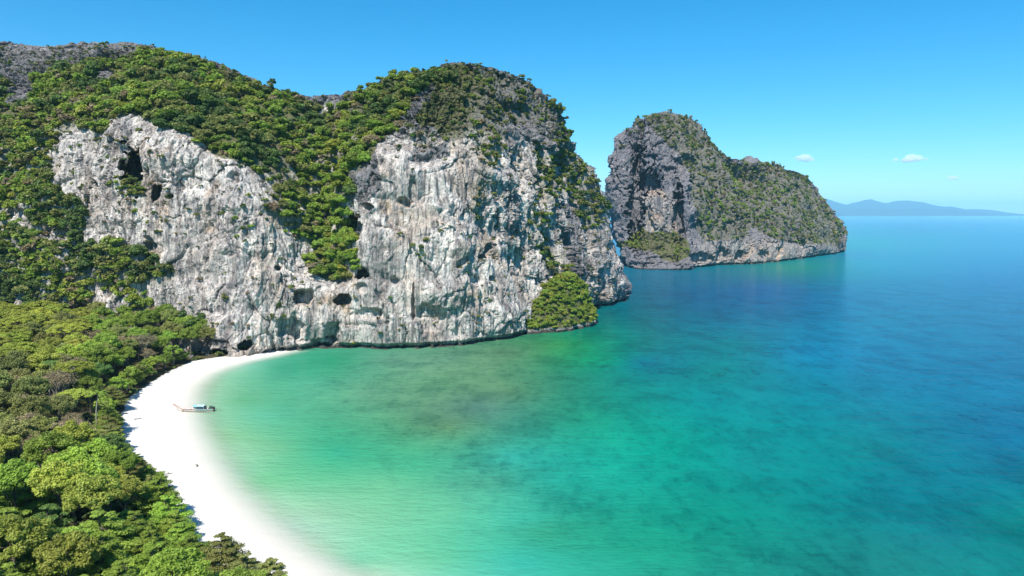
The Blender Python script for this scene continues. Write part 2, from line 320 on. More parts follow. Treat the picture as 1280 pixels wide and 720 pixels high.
tp = M.n('BsdfTransparent'); mx = M.n('MixShader'); M.l(M.attr('cover').outputs['Fac'], mx.inputs[0]); M.l(tp.outputs[0], mx.inputs[1]); M.l(wsh, mx.inputs[2])
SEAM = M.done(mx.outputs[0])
cover = sstep(-1.5, 13, dW)
reefa = sstep(16, 60, dW) * (1 - sstep(500, 900, R_)) * np.where(qx > 0, 1, 1)
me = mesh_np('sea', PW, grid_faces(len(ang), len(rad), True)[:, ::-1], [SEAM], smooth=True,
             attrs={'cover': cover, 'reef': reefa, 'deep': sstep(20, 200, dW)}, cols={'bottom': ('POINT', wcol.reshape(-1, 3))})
tag(link('sea', me), kind='structure')

# ------------------------------------------------------------------ rock sheets
def hermite(xs, C, q):
    xs = np.asarray(xs, float); n = len(xs); T = np.zeros_like(C)
    for i in range(n):
        a, b = max(i - 1, 0), min(i + 1, n - 1); T[i] = (C[b] - C[a]) / (xs[b] - xs[a])
    k = np.clip(np.searchsorted(xs, q, 'right') - 1, 0, n - 2); h = (xs[k + 1] - xs[k]); t = (q - xs[k]) / h
    e = (slice(None),) + (None,) * (C.ndim - 1); t_, h_ = t[e], h[e]
    return ((2 * t_**3 - 3 * t_**2 + 1) * C[k] + (t_**3 - 2 * t_**2 + t_) * h_ * T[k]
            + (-2 * t_**3 + 3 * t_**2) * C[k + 1] + (t_**3 - t_**2) * h_ * T[k + 1])
def column(pts, n):
    W = []
    for p in pts:
        if p[0] == 'w': W.append(by_z(p[1], p[2], p[3]))
        elif len(p) == 2: W.append(on_z(p[0], p[1], 0.0))
        else: W.append(at_Y(*p))
    W = np.array(W); foot = W[0].copy(); foot[2] = -5.0
    W = np.vstack([foot, W]); L = np.concatenate([[0], np.cumsum(np.linalg.norm(np.diff(W, axis=0), axis=1) + 1e-3)])
    return hermite(L / L[-1], W, np.linspace(0, 1, n))
def build_sheet(cols, nv, step, back_from, back_n=14):
    C = np.array([column(c, nv) for c in cols]); C = np.concatenate([C, C[:1]])
    dist = np.linalg.norm(np.diff(C, axis=0), axis=2).mean(1) + 1.0; xs = np.concatenate([[0], np.cumsum(dist)])
    q = []
    for i in range(len(C) - 1):
        if i < back_from:
            ax, ay = project(C[i]); bx, by = project(C[i + 1]); n = int(np.clip(np.hypot(ax - bx, ay - by).max() / step, 6, 400))
        else: n = back_n
        q.append(np.linspace(xs[i], xs[i + 1], n, endpoint=False))
    q = np.concatenate(q); B = hermite(xs, C, q)
    du = np.roll(B, -1, 0) - np.roll(B, 1, 0); dv = np.gradient(B, axis=1)
    N = np.cross(du, dv); N /= np.linalg.norm(N, axis=-1, keepdims=True) + 1e-9
    for _ in range(8):
        N = (np.roll(N, 1, 0) + np.roll(N, -1, 0) + 2 * N); N[:, 1:-1] = (N[:, :-2] + N[:, 2:] + 2 * N[:, 1:-1]); N /= np.linalg.norm(N, axis=-1, keepdims=True) + 1e-9
    cen = B.mean((0, 1))
    if np.median(((B - cen) * N).sum(-1)) < 0: N = -N
    front = np.searchsorted(xs, q, 'right') - 1 < back_from
    return B, N, front
def rock_disp(B, sc, steep, seed=0, rough=1.0):
    x = B / sc
    d = 5.0 * fbm(x / 42, 3, seed + 1) * sc
    fl = fbm(x * [1 / 9.5, 1 / 9.5, 1 / 75.0], 3, seed + 5); d = d + steep * sc * 2.4 * (1 - 2.2 * np.abs(fl))
    fl = fbm(x * [1 / 3.4, 1 / 3.4, 1 / 30.0], 2, seed + 7); d = d + steep * sc * 0.8 * (1 - 2.2 * np.abs(fl))
    wx = x + 2.2 * np.stack([fbm(x / 6, 3, seed + k) for k in (31, 32, 33)], -1)
    fa, cr = facets(wx * [1 / 13.0, 1 / 13.0, 1 / 24.0], seed + 11); d = d + sc * (2.6 * fa - 1.0 * sstep(0.10, 0.0, cr)) * (0.4 + 0.6 * np.minimum(rough * 1.4, 1.2))
    fa, cr = facets(wx * [1 / 4.6, 1 / 4.6, 1 / 14.0], seed + 15); d = d + sc * rough * (1.9 * fa - 0.9 * sstep(0.12, 0.0, cr))
    fa, cr = facets(wx * [1 / 1.9, 1 / 1.9, 1 / 5.0], seed + 17); d = d + sc * rough * 0.8 * fa
    d = d + sc * 1.5 * steep * vnoise(x * [1 / 26.0, 1 / 26.0, 1 / 6.5], seed + 19)
    n = fbm(x / [2.8, 2.8, 6.0], 4, seed + 23, 0.6); d = d + sc * rough * 1.3 * (0.35 - np.abs(n) * 2)
    return d
def sculpt(B, N, H, qx, qy, front, items, seed):
    d = np.zeros(qx.shape); D = np.zeros(B.shape); wob = 0.28 * fbm(B / 5.0, 3, seed) + 0.42 * fbm(B / [2.2, 2.2, 3.0], 2, seed + 9)
    for x, y, rx, ry, dep, *o in items:
        rot = R(o[0]) if o else 0; hard = o[1] if len(o) > 1 else 0.25
        m = front & (np.abs(qx - x) < 2.2 * max(rx, ry)) & (np.abs(qy - y) < 2.2 * max(rx, ry))
        if not m.any(): continue
        X, Y = qx[m] - x, qy[m] - y; c, s = math.cos(rot), math.sin(rot)
        r = np.hypot((X * c + Y * s) / rx, (-X * s + Y * c) / ry) + wob[m]
        f = dep * sstep(1 + hard, 1 - hard, r)
        if dep >= 10:
            r = r + 0.6 * wob[m]; f = dep * sstep(1 + hard, 1 - hard, r)                                   # a real cave: every wall runs straight into the hill
            h = np.array([0, 0, CAMZ]) - B[m][r < 1].mean(0) if (r < 1).any() else np.array([0, -1.0, 0]); h /= np.linalg.norm(h); D[m] -= f[:, None] * h
        else: d[m] += f
    return d, D
def rock_object(name, cols, nv, step, back_from, sculpts, sc, mat, seed, masks, amp=1.0):
    B, N, front = build_sheet(cols, nv, step, back_from); fr = np.broadcast_to(front[:, None], B.shape[:2])
    qx, qy = project(B)
    steep = 1 - sstep(0.35, 0.75, N[..., 2])
    top = np.linspace(0, 1, nv)[None]; fade = sstep(1.0, 0.93, top)
    H = N * np.array([1, 1, 0.35]); H /= np.linalg.norm(H, axis=-1, keepdims=True) + 1e-9
    wea0 = masks(qx, qy, B, steep, fr)[0]; rough = (0.32 + 0.75 * wea0) * (0.7 + 0.9 * sstep(-0.25, 0.35, fbm(B / 26 / sc, 3, seed + 51)))
    if name == 'limestone_cliff': rough = rough * (1 - 0.45 * in_poly(qx, qy, [(445, 250), (560, 215), (640, 290), (650, 430), (440, 440)]))
    d = rock_disp(B, sc, steep, seed, rough) * amp
    d = d * (0.6 + 0.4 * fade)
    d = d - d[fr].mean() - 0.6 * sc
    d = d * np.where(fr, 1, 1)
    sd_, SD = sculpt(B, N, H, qx, qy, fr, sculpts, seed + 41); d = d - sd_
    z = B[..., 2]
    seaf = sstep(1.2, -0.8, ground_z(B[..., 0], B[..., 1])) if name == 'limestone_cliff' else np.ones(z.shape)
    d = d - seaf * (2.6 * sstep(-0.5, 0.4, z) * sstep(3.0, 1.4, z) + 1.0 * sstep(-1, 0.2, z) * sstep(9.0, 2.0, z))
    V = B + H * d[..., None] + SD
    wea, soil, och = masks(qx, qy, V, steep, fr)
    F = grid_faces(B.shape[0], B.shape[1], True)
    me = mesh_np(name, V, F, [mat], smooth=False, attrs={'weather': wea, 'soil': soil, 'ochre': och, 'sea': seaf})
    o = tag(link(name, me), kind='structure')
    return o, V, N, qx, qy, fr

CLIFF = [
 [('w', -260, 312, 4), (-260, 330, 318), (-260, 200, 345), (-250, 60, 420)],
 [('w', -110, 312, 4), (-110, 330, 318), (-110, 190, 345), (-110, 55, 420)],
 [('w', 0, 308, 4), (0, 380, 312), (0, 320, 322), (0, 240, 336), (0, 170, 352), (0, 110, 385), (0, 53, 422)],
 [('w', 60, 306, 4), (60, 380, 309), (60, 310, 318), (65, 240, 330), (65, 170, 340), (60, 100, 385), (55, 57, 420)],
 [('w', 110, 304, 4), (110, 370, 306), (108, 300, 313), (108, 230, 320), (108, 165, 328), (105, 100, 370), (105, 52, 415)],
 [('w', 165, 299, 4), (165, 390, 301), (165, 310, 306), (168, 240, 309), (168, 160, 318), (165, 110, 350), (160, 52, 410)],
 [('w', 205, 293, 3), (206, 400, 296), (208, 300, 302), (208, 220, 305), (208, 162, 312), (206, 110, 350), (205, 59, 405)],
 [('w', 245, 284, 1.5), (248, 390, 292), (250, 300, 299), (250, 200, 306), (250, 175, 312), (250, 110, 360), (252, 69, 400)],
 [(298, 447), (298, 380, 289), (300, 290, 297), (298, 220, 304), (298, 195, 312), (305, 140, 355), (308, 92, 395)],
 [(345, 443), (345, 380, 292), (345, 310, 300), (342, 260, 307), (342, 230, 318), (348, 160, 355), (350, 111, 390)],
 [(388, 439), (388, 390, 297), (388, 345, 303), (385, 310, 318), (385, 240, 338), (388, 170, 362), (388, 118, 386)],
 [(425, 437), (424, 395, 299), (422, 352, 306), (418, 320, 322), (416, 250, 342), (420, 170, 364), (423, 114, 384)],
 [(452, 437), (450, 380, 301), (450, 310, 305), (448, 250, 309), (446, 215, 316), (447, 160, 352), (452, 106, 380)],
 [(500, 437), (498, 370, 302), (496, 290, 305), (494, 220, 310), (490, 180, 318), (492, 130, 350), (492, 91, 374)],
 [(560, 434), (557, 360, 306), (553, 280, 310), (548, 210, 316), (543, 165, 326), (540, 115, 350), (535, 86, 370)],
 [(620, 428), (616, 360, 320), (610, 280, 325), (602, 200, 332), (592, 150, 342), (578, 105, 356), (562, 78, 369)],
 [(682, 408), (676, 340, 363), (666, 270, 366), (652, 200, 370), (634, 150, 372), (608, 108, 371), (580, 79, 371)],
 [(738, 389), (726, 330, 404), (708, 260, 404), (688, 195, 402), (664, 148, 396), (630, 107, 384), (592, 80, 374)],
 [(768, 381), (752, 320, 438), (734, 255, 436), (712, 190, 430), (688, 142, 418), (648, 104, 398), (600, 81, 377)],
 [(784, 375), (776, 345, 468), (764, 310, 467), (754, 250, 464), (738, 213, 456), (721, 190, 448), (702, 148, 434), (675, 113, 414), (640, 91, 396), (606, 82, 380)],
 [('w', 776, 540, 0), ('w', 745, 525, 60), ('w', 705, 490, 105), ('w', 650, 430, 128), ('w', 604, 386, 138)],
 [('w', 690, 560, 0), ('w', 675, 545, 60), ('w', 640, 490, 112), ('w', 600, 420, 132), ('w', 590, 384, 139)],
 [('w', 560, 545, 0), ('w', 560, 525, 60), ('w', 560, 470, 112), ('w', 552, 392, 138)],
 [('w', 430, 540, 0), ('w', 430, 520, 60), ('w', 430, 470, 100), ('w', 426, 396, 124)],
 [('w', 300, 540, 0), ('w', 300, 520, 60), ('w', 300, 470, 110), ('w', 305, 410, 136)],
 [('w', 100, 560, 0), ('w', 100, 540, 60), ('w', 100, 490, 120), ('w', 102, 426, 160)],
 [('w', -250, 560, 0), ('w', -250, 540, 60), ('w', -250, 490, 120), ('w', -250, 428, 160)],
]
CLIFF_SCULPT = [
 # x, y, rx, ry, depth (metres inwards), rotation, hardness
 (169, 209, 11, 25, 34, -12, 0.08), (196, 243, 6, 11, 12, 25, 0.1), (216, 246, 4, 3, 4, 0, 0.4),

 (349, 334, 5, 3, 5, 0, 0.2), 
 (292, 220, 9, 7, 4, 30, 0.4), 
 (190, 312, 10, 16, 5, 0, 0.2), (88, 394, 22, 13, 15, 0, 0.12),
 (305, 431, 8, 6, 15, -25, 0.08), (272, 441, 11, 4, 10, 0, 0.1),
 (382, 372, 13, 10, 8, 10, 0.2), (365, 412, 17, 17, 5, -30, 0.25), (428, 375, 12, 7, 11, -8, 0.12), (453, 342, 9, 7, 13, 10, 0.1), (453, 360, 8, 7, 3, 0, 0.2),
 (441, 283, 8, 14, 15, -15, 0.1), (455, 258, 9, 5, 6, 10, 0.2), (462, 392, 16, 6, 3, 0, 0.5), (503, 440, 12, 5, 2),
 (505, 252, 8, 5, 4, 20, 0.4), (516, 238, 5, 14, 3), (536, 200, 26, 8, 3.5, -18, 0.5), (640, 208, 4, 12, 7, 10, 0.2), (646, 215, 9, 28, 3),
 (537, 398, 20, 15, 3.5, 25, 0.3), (517, 382, 2.5, 24, 4, 0, 0.2), (610, 315, 14, 4, 4, -50, 0.2), (622, 305, 10, 3, 4, -60, 0.2), (596, 350, 8, 5, 3, 0, 0.5),
 (618, 348, 5, 4, 4, 0, 0.4), (574, 328, 10, 4, 3, -40), (494, 352, 6, 4, 3, 0, 0.5), (655, 320, 4, 16, 4), (690, 300, 9, 45, 4), (712, 330, 8, 38, 5, -10),
 (737, 290, 6, 40, 4, -8), (755, 350, 7, 20, 3), (672, 205, 6, 25, 4), (700, 210, 10, 30, 5), (722, 235, 6, 20, 4),
 (415, 418, 10, 12, 4), (405, 430, 12, 6, 4), (20, 270, 16, 9, 3), (83, 292, 9, 8, 5), (470, 190, 10, 14, -2),
 (560, 330, 22, 60, -2.5, 0, 0.5), (470, 310, 14, 60, -3, 0, 0.5), (290, 330, 30, 70, -2.5, 0, 0.5), (222, 280, 14, 60, -2, 0, 0.5),
]
VEG = [
 # polygon, density, kind
 ([(-60, 100), (0, 92), (30, 104), (70, 92), (100, 76), (150, 66), (190, 60), (230, 65), (270, 76), (320, 100), (390, 119), (430, 115), (480, 95), (540, 87), (572, 80), (545, 108), (508, 125), (500, 158), (472, 188),
   (456, 212), (442, 238), (434, 262), (442, 300), (448, 328), (430, 350), (405, 345), (385, 308), (358, 292), (332, 265), (345, 238), (332, 215), (300, 202), (262, 192), (245, 172), (205, 158), (188, 140),
   (150, 150), (130, 168), (105, 158), (72, 165), (58, 200), (75, 228), (40, 242), (-60, 250)], 1.0, 'slope'),
 ([(-60, 245), (40, 238), (75, 232), (110, 256), (120, 280), (100, 290), (110, 300), (140, 298), (172, 310), (212, 325), (226, 345), (203, 357), (168, 348), (190, 378), (262, 396), (272, 412), (230, 418),
   (180, 386), (160, 368), (104, 352), (110, 405), (66, 412), (66, 385), (-60, 415)], 1.8, 'lower'),
 ([(560, 80), (600, 79), (655, 98), (690, 128), (702, 165), (690, 165), (640, 152), (600, 168), (560, 174), (540, 152), (520, 150), (545, 108)], 1.0, 'crown'),
 ([(590, 150), (625, 150), (628, 185), (612, 220), (606, 262), (598, 282), (586, 262), (594, 215)], 1.0, 'crown'),
 ([(505, 150), (600, 165), (590, 195), (540, 190), (500, 180)], 0.6, 'crown'),
 ([(690, 128), (706, 160), (724, 192), (748, 236), (757, 278), (740, 285), (716, 262), (712, 215), (696, 180)], 1.3, 'edge'),
 ([(665, 185), (690, 195), (695, 235), (682, 262), (664, 225)], 1.0, 'edge'),
 ([(655, 262), (672, 262), (690, 290), (702, 340), (690, 345), (676, 318)], 1.0, 'edge'),
 ([(505, 310), (530, 295), (542, 300), (530, 325), (512, 328)], 0.6, 'ledge'),
 ([(335, 388), (352, 382), (368, 392), (358, 404), (338, 402)], 0.9, 'ledge'), ([(430, 424), (440, 418), (450, 426), (448, 436), (430, 436)], 1.2, 'ledge'),
 ([(150, 222), (168, 214), (182, 226), (186, 250), (176, 275), (170, 262), (158, 240)], 0.9, 'ledge'), ([(190, 268), (205, 266), (216, 292), (200, 302), (188, 290)], 0.6, 'ledge'),
 ([(285, 290), (300, 276), (318, 284), (318, 300), (295, 300)], 0.75, 'ledge'), ([(330, 280), (355, 270), (372, 290), (350, 300)], 0.5, 'ledge'), ([(325, 312), (345, 304), (360, 318), (340, 325)], 0.5, 'ledge'),
 ([(272, 362), (298, 364), (296, 380), (275, 378)], 0.5, 'ledge'), ([(295, 240), (335, 236), (345, 262), (320, 272), (296, 258)], 0.75, 'ledge'), ([(100, 170), (125, 165), (140, 200), (115, 220), (95, 200)], 0.35, 'ledge'),
 ([(90, 215), (112, 215), (118, 235), (95, 238)], 0.3, 'ledge'), ([(-60, 60), (30, 62), (100, 55), (160, 52), (190, 58), (150, 66), (70, 92), (30, 104), (-60, 95)], 0.45, 'top'),
 ([(585, 355), (605, 360), (602, 376), (588, 372)], 0.4, 'ledge'), ([(650, 380), (640, 410), (620, 415), (625, 395)], 0.4, 'ledge'),
]
BARE = [[(5, 262), (32, 262), (38, 292), (12, 280)], [(50, 286), (88, 284), (90, 312), (60, 308)], [(62, 385), (112, 380), (112, 410), (66, 412)], [(388, 112), (430, 112), (440, 132), (400, 138)],
        [(470, 178), (500, 150), (520, 178), (480, 205)], [(0, 88), (40, 92), (48, 120), (8, 128)], [(110, 84), (140, 80), (150, 96), (118, 100)]]
def veg_density(qx, qy):
    den = np.zeros(qx.shape); kind = np.full(qx.shape, -1); ks = ['slope', 'lower', 'crown', 'edge', 'ledge', 'top']
    for poly, dv, k in VEG:
        m = in_poly(qx, qy, poly); den = np.where(m, np.maximum(den, dv), den); kind = np.where(m & (kind < 0), ks.index(k), kind)
    for poly in BARE: den = np.where(in_poly(qx, qy, poly), den * 0.12, den)
    return den, kind
def cliff_masks(qx, qy, V, steep, fr):
    jx = qx + 9 * fbm(V / 9, 3, 61); jy = qy + 9 * fbm(V / 9, 3, 62)
    den, _ = veg_density(jx, jy); den = np.where(fr, den, 0.6)
    soil = 0.75 * np.clip(den, 0, 1) * (0.55 + 0.45 * (1 - steep))
    # dark, long weathered rock on the tops and on the seaward side, fresh pale rock low on the face
    wea = sstep(0, 80, 150 + 58 * sstep(380, 480, jx) - jy) * 0.85 + 0.5 * sstep(138, 118, jy) + 0.42 * sstep(560, 720, jx) + 0.25 * sstep(240, 100, jx)
    for poly, a in (([(430, 200), (470, 190), (480, 230), (455, 260), (435, 245)], 0.7), ([(560, 240), (640, 215), (650, 290), (600, 330), (560, 290)], 0.28), ([(520, 182), (565, 175), (560, 195), (520, 205)], 0.6),
                    ([(245, 415), (300, 410), (290, 440), (245, 440)], 0.4), ([(310, 345), (375, 345), (370, 385), (315, 390)], 0.35), ([(700, 255), (725, 255), (735, 350), (712, 345)], 0.35)):
        wea = wea + a * in_poly(jx, jy, poly)
    wea = np.where(fr, wea, 0.7)
    och = 0.55 + 0.5 * in_poly(jx, jy, [(465, 225), (520, 215), (500, 300), (462, 300)]) + 0.6 * in_poly(jx, jy, [(440, 345), (465, 340), (462, 385), (405, 395), (385, 365)]) \
        + 0.4 * in_poly(jx, jy, [(590, 290), (660, 290), (650, 340), (600, 345)]) + 0.4 * in_poly(jx, jy, [(190, 180), (300, 200), (260, 290), (200, 260)])
    return np.clip(wea, 0, 1), np.clip(soil, 0, 1), np.clip(och, 0, 1)
ROCK = rock_material('limestone', (0.76, 0.69, 0.62), (0.215, 0.207, 0.215), (0.50, 0.375, 0.27), (0.115, 0.118, 0.05))
cliff, CV, CN, CQX, CQY, CFR = rock_object('limestone_cliff', CLIFF, 430, 1.0, 19, CLIFF_SCULPT, 1.0, ROCK, 100, cliff_masks)

# leafy mound and its rocky skirt at the foot of the cliff
def mound(name, px0, px1, py, depth, height, mat, seed):
    """a low rock spur leaning on the wall: half ellipsoid with its long side along the water line"""
    a, b = on_z(*px0), on_z(*px1); c = (a + b) / 2; t = (b - a); L = np.linalg.norm(t) / 2; t /= 2 * L; n = np.array([t[1], -t[0], 0])
    U, Vv = np.meshgrid(np.linspace(0, 2 * math.pi, 150, endpoint=False), np.linspace(0, 1, 70), indexing='ij')
    r = (1 - Vv) ** 0.7; hh = Vv
    P = c + (np.cos(U) * r * L)[..., None] * t + ((np.sin(U) * r * depth) + 3 * Vv)[..., None] * n + (Vv * 7)[..., None] * t
    P[..., 2] = -1.5 + hh * height
    nn = P - (c + [0, 0, height * 0.2]); nn /= np.linalg.norm(nn, axis=-1, keepdims=True)
    P = P + nn * (rock_disp(P, 0.5, np.ones(U.shape), seed) * 0.7 + 3.2 * fbm(P / 9, 3, seed + 60))[..., None]
    z = P[..., 2]; soil = sstep(1.2, 3.0, z + fbm(P / 3, 2, seed))
    me = mesh_np(name, P, grid_faces(150, 70, True), [mat], smooth=False, attrs={'weather': np.full(z.shape, 0.45), 'soil': soil, 'ochre': np.zeros(z.shape), 'sea': np.ones(z.shape)})
    o = tag(link(name, me), kind='structure'); return P, nn
MP, MN = mound('rock_spur', (638, 417), (738, 400), 0, 15, 28, ROCK, 300)

ISLE = [
 [('w', 786, 900, 0), (784, 300, 890), (782, 220, 880), (792, 170, 870), (812, 146, 850)],
 [('w', 776, 800, 0), (776, 297, 800), (771, 270, 800), (765, 250, 800), (763, 215, 803), (767, 192, 806), (776, 168, 812), (791, 152, 820), (804, 146, 828), (818, 140, 838)],
 [('w', 787, 742, 0), (790, 318, 748), (792, 300, 772), (790, 270, 778), (786, 215, 782), (788, 185, 790), (797, 160, 806), (811, 146, 822), (824, 139, 836)],
 [(806, 338), (808, 318, 742), (812, 298, 764), (814, 270, 770), (814, 215, 774), (812, 180, 788), (818, 155, 806), (826, 143, 824), (833, 138, 838)],
 [(830, 338), (832, 318, 742), (838, 296, 758), (838, 260, 764), (836, 215, 772), (834, 180, 786), (834, 155, 810), (838, 144, 826), (841, 139, 838)],
 [(861, 338), (862, 312, 744), (864, 280, 758), (864, 240, 766), (856, 195, 784), (848, 160, 812), (848, 146, 828), (850, 141, 840)],
 [(893, 333), (893, 305, 790), (893, 262, 804), (886, 215, 818), (872, 175, 836), (862, 155, 842), (856, 144, 844)],
 [(920, 331), (921, 300, 812), (922, 260, 828), (912, 222, 850), (892, 184, 852), (874, 158, 850), (862, 147, 848)],
 [(944, 330), (945, 300, 834), (946, 264, 858), (934, 238, 890), (914, 220, 905), (901, 204, 884), (888, 178, 866), (866, 152, 852)],
 [(983, 326), (985, 296, 892), (986, 260, 915), (976, 224, 938), (958, 206, 945), (936, 217, 938), (910, 214, 930)],
 [(1027, 320), (1030, 296, 990), (1024, 258, 1005), (1007, 224, 1005), (986, 210, 990), (962, 205, 975)],
 [(1047, 316), (1053, 296, 1085), (1052, 284, 1080), (1040, 266, 1065), (1028, 249, 1050), (1018, 230, 1040), (1004, 220, 1020)],
 [('w', 1040, 1200, 0), ('w', 1035, 1180, 40), ('w', 1010, 1090, 88), ('w', 990, 1030, 104)],
 [('w', 930, 1200, 0), ('w', 930, 1160, 50), ('w', 930, 1020, 100), ('w', 925, 940, 118)],
 [('w', 850, 1080, 0), ('w', 850, 1050, 60), ('w', 850, 940, 140), ('w', 852, 862, 166)],
]
ISLE_SCULPT = [(796, 245, 9, 60, 17, 4, 0.25), (812, 228, 14, 14, 12, 0, 0.2), (812, 205, 12, 14, -8, 0, 0.4), (848, 268, 6, 34, 14, 0, 0.2), (824, 262, 10, 26, -4, 0, 0.3), (776, 260, 8, 40, -5, 0, 0.5), (800, 170, 4, 28, 8, 8, 0.3),
 (838, 215, 10, 8, 7, -20), (855, 200, 8, 8, 6), (868, 240, 8, 20, 4), (880, 322, 14, 7, 7, 0, 0.2), (905, 318, 8, 9, 8, 0, 0.2), (925, 320, 6, 8, 8, 0, 0.2), (955, 318, 7, 7, 6, 0, 0.2), (972, 316, 5, 8, 5, 0, 0.2), (930, 295, 6, 20, 5, -20, 0.3), (950, 290, 5, 18, 5),
 (812, 312, 16, 4, 4, -20), (830, 322, 20, 4, 4), (795, 330, 14, 4, 4)]
ISLE_VEG = [([(806, 145), (836, 137), (866, 148), (884, 160), (900, 178), (915, 205), (958, 205), (1010, 222), (1036, 264), (1054, 288), (1046, 308), (1000, 304), (965, 300), (945, 282), (925, 300), (885, 302), (874, 272), (868, 225), (850, 195), (830, 178), (815, 160)], 0.85),
            ([(770, 305), (785, 297), (795, 293), (800, 284), (812, 292), (835, 288), (862, 300), (864, 318), (845, 326), (828, 322), (812, 308), (790, 306), (772, 312)], 1.5),
            ([(772, 184), (791, 150), (806, 144), (806, 165), (790, 185)], 0.3)]
def isle_density(qx, qy):
    den = np.zeros(qx.shape); gr = np.zeros(qx.shape, bool)
    for i, (poly, dv) in enumerate(ISLE_VEG):
        m = in_poly(qx, qy, poly); den = np.where(m, np.maximum(den, dv), den)
        if i == 1: gr |= m
    return den, gr
def isle_masks(qx, qy, V, steep, fr):
    jx = qx + 4 * fbm(V / 18, 3, 71); jy = qy + 4 * fbm(V / 18, 3, 72)
    den, gr = isle_density(jx, jy); den = np.where(fr, den, 0.7)
    soil = np.clip(0.62 * den, 0, 1)
    wea = 0.75 - 0.75 * sstep(296, 312, jy) * sstep(868, 890, jx) - 0.6 * in_poly(jx, jy, [(804, 240), (825, 235), (846, 250), (845, 290), (805, 290)])
    och = 0.2 + 0.9 * in_poly(jx, jy, [(804, 240), (825, 235), (846, 250), (845, 290), (805, 290)]) + 0.8 * in_poly(jx, jy, [(925, 290), (960, 285), (990, 330), (890, 335)])
    return np.clip(wea, 0, 1), soil, np.clip(och, 0, 1)
ROCK2 = rock_material('weathered_limestone', (0.44, 0.39, 0.345), (0.225, 0.215, 0.23), (0.52, 0.38, 0.28), (0.125, 0.12, 0.06))
isle, IV, IN_, IQX, IQY, IFR = rock_object('rock_island', ISLE, 260, 0.9, 11, ISLE_SCULPT, 2.0, ROCK2, 500, isle_masks, 0.8)

# distant hills along the horizon
HILL = [(700, 262), (800, 258), (880, 250), (940, 246), (990, 240), (1012, 241), (1027, 247), (1042, 252), (1055, 257), (1063, 256), (1071, 254), (1085, 252), (1095, 254), (1104, 256), (1110, 255), (1118, 253), (1139, 252), (1148, 254), (1158, 256), (1172, 259), (1186, 260), (1196, 262), (1205, 263.2), (1212, 262), (1219, 261.3), (1226, 262.3), (1233, 264.5), (1241, 266.4), (1252, 268.5)]
def hills(name, pts, Y, depth, seed, mat):
    W = np.array([at_Y(x, y, Y) for x, y in pts]); xs = np.linspace(W[0, 0], W[-1, 0], 320); zs = np.maximum(np.interp(xs, W[:, 0], W[:, 2]), 1)
    v = np.linspace(-1, 1, 60); X, Vv = np.meshgrid(xs, v, indexing='ij'); Zr = np.broadcast_to(zs[:, None], X.shape)
    P = np.stack([X, Y + Vv * depth, Zr], -1)
    n = fbm(P * [1 / 1300, 1 / 1300, 0], 4, seed)
    prof = np.clip(1 - np.abs(Vv) ** 1.3, 0, 1)
    P[..., 2] = Zr * prof * (1 + 0.35 * n * (np.abs(Vv) > 0.05)) - 6 + 34 * fbm(P * [1 / 330, 1 / 330, 0], 4, seed + 3) * prof
    return tag(link(name, mesh_np(name, P, grid_faces(320, 60), [mat], smooth=True)), kind='structure')
HM = simple('hill_forest', (0.032, 0.05, 0.045), 0.9, 0.1, 0.3, 0.003)
hills('distant_hills', HILL, 25000, 2600, 801, HM)
hills('distant_hills', [(1035, 266.3), (1060, 262), (1090, 260.5), (1125, 262), (1150, 260), (1190, 262.5), (1225, 266.3), (1236, 268.8)], 22000, 1400, 811, HM)

# ------------------------------------------------------------------ foliage builders
def leaves(C, N, s, asp=0.55):
    n = len(C); r = rng.normal(size=(n, 3)); t = np.cross(N, r); t /= np.linalg.norm(t, axis=1, keepdims=True) + 1e-9
    b = np.cross(N, t); s = np.asarray(s).reshape(-1, 1); b = b * asp
    V = np.stack([C + t * s, C + b * s, C - t * s, C - b * s], 1).reshape(-1, 3); F = np.arange(n * 4).reshape(-1, 4)
    return V, F
def unit(v): return v / (np.linalg.norm(v, axis=-1, keepdims=True) + 1e-9)
def tube(pts, rads, k=6):
    pts = np.asarray(pts, float); n = len(pts); d = unit(np.gradient(pts, axis=0)); ref = np.array([0.3, 1, 0.1]); a = unit(np.cross(d, ref)); b = np.cross(d, a)
    th = np.linspace(0, 2 * math.pi, k, endpoint=False)
    V = (pts[:, None] + (a[:, None] * np.cos(th)[None, :, None] + b[:, None] * np.sin(th)[None, :, None]) * np.asarray(rads)[:, None, None]).reshape(-1, 3)
    i = np.arange(n - 1)[:, None]; j = np.arange(k)[None]; j2 = (j + 1) % k
    return V, np.stack([i * k + j, i * k + j2, (i + 1) * k + j2, (i + 1) * k + j], -1).reshape(-1, 4)
def cat(parts):
    Vs, Fs, o = [], [], 0
    for V, F in parts: Vs.append(V); Fs.append(F + o); o += len(V)
    return np.concatenate(Vs), np.concatenate(Fs)
def blob(c, r, n, ls, up=0.6, flat=1.0, shell=0.55):
    """n leaf sprays through a clump of radii r*(1,1,flat)"""
    d = unit(rng.normal(size=(n, 3))); k = shell + (1 - shell) * rng.random((n, 1)) ** 0.5
    C = c + d * k * r * np.array([1, 1, flat]); N = unit(d * np.array([1, 1, 1 / max(flat, .3)]) * 0.7 + np.array([0, 0, up]) + 0.55 * rng.normal(size=(n, 3)))
    return C, N, ls * rng.uniform(0.6, 1.3, n)
def crown_mesh(name, clumps):
    C = np.concatenate([c[0] for c in clumps]); N = np.concatenate([c[1] for c in clumps]); s = np.concatenate([c[2] for c in clumps])
    lv = np.concatenate([np.clip(rng.normal(0.5, 0.17) + 0.16 * rng.normal(size=len(c[0])), 0, 1) for c in clumps])
    V, F = leaves(C, N, s); n = len(V)
    return mesh_np(name, V, F, [LEAF], fattrs={'leafv': lv}, cols={'tint': ('POINT', np.ones((n, 3)))})
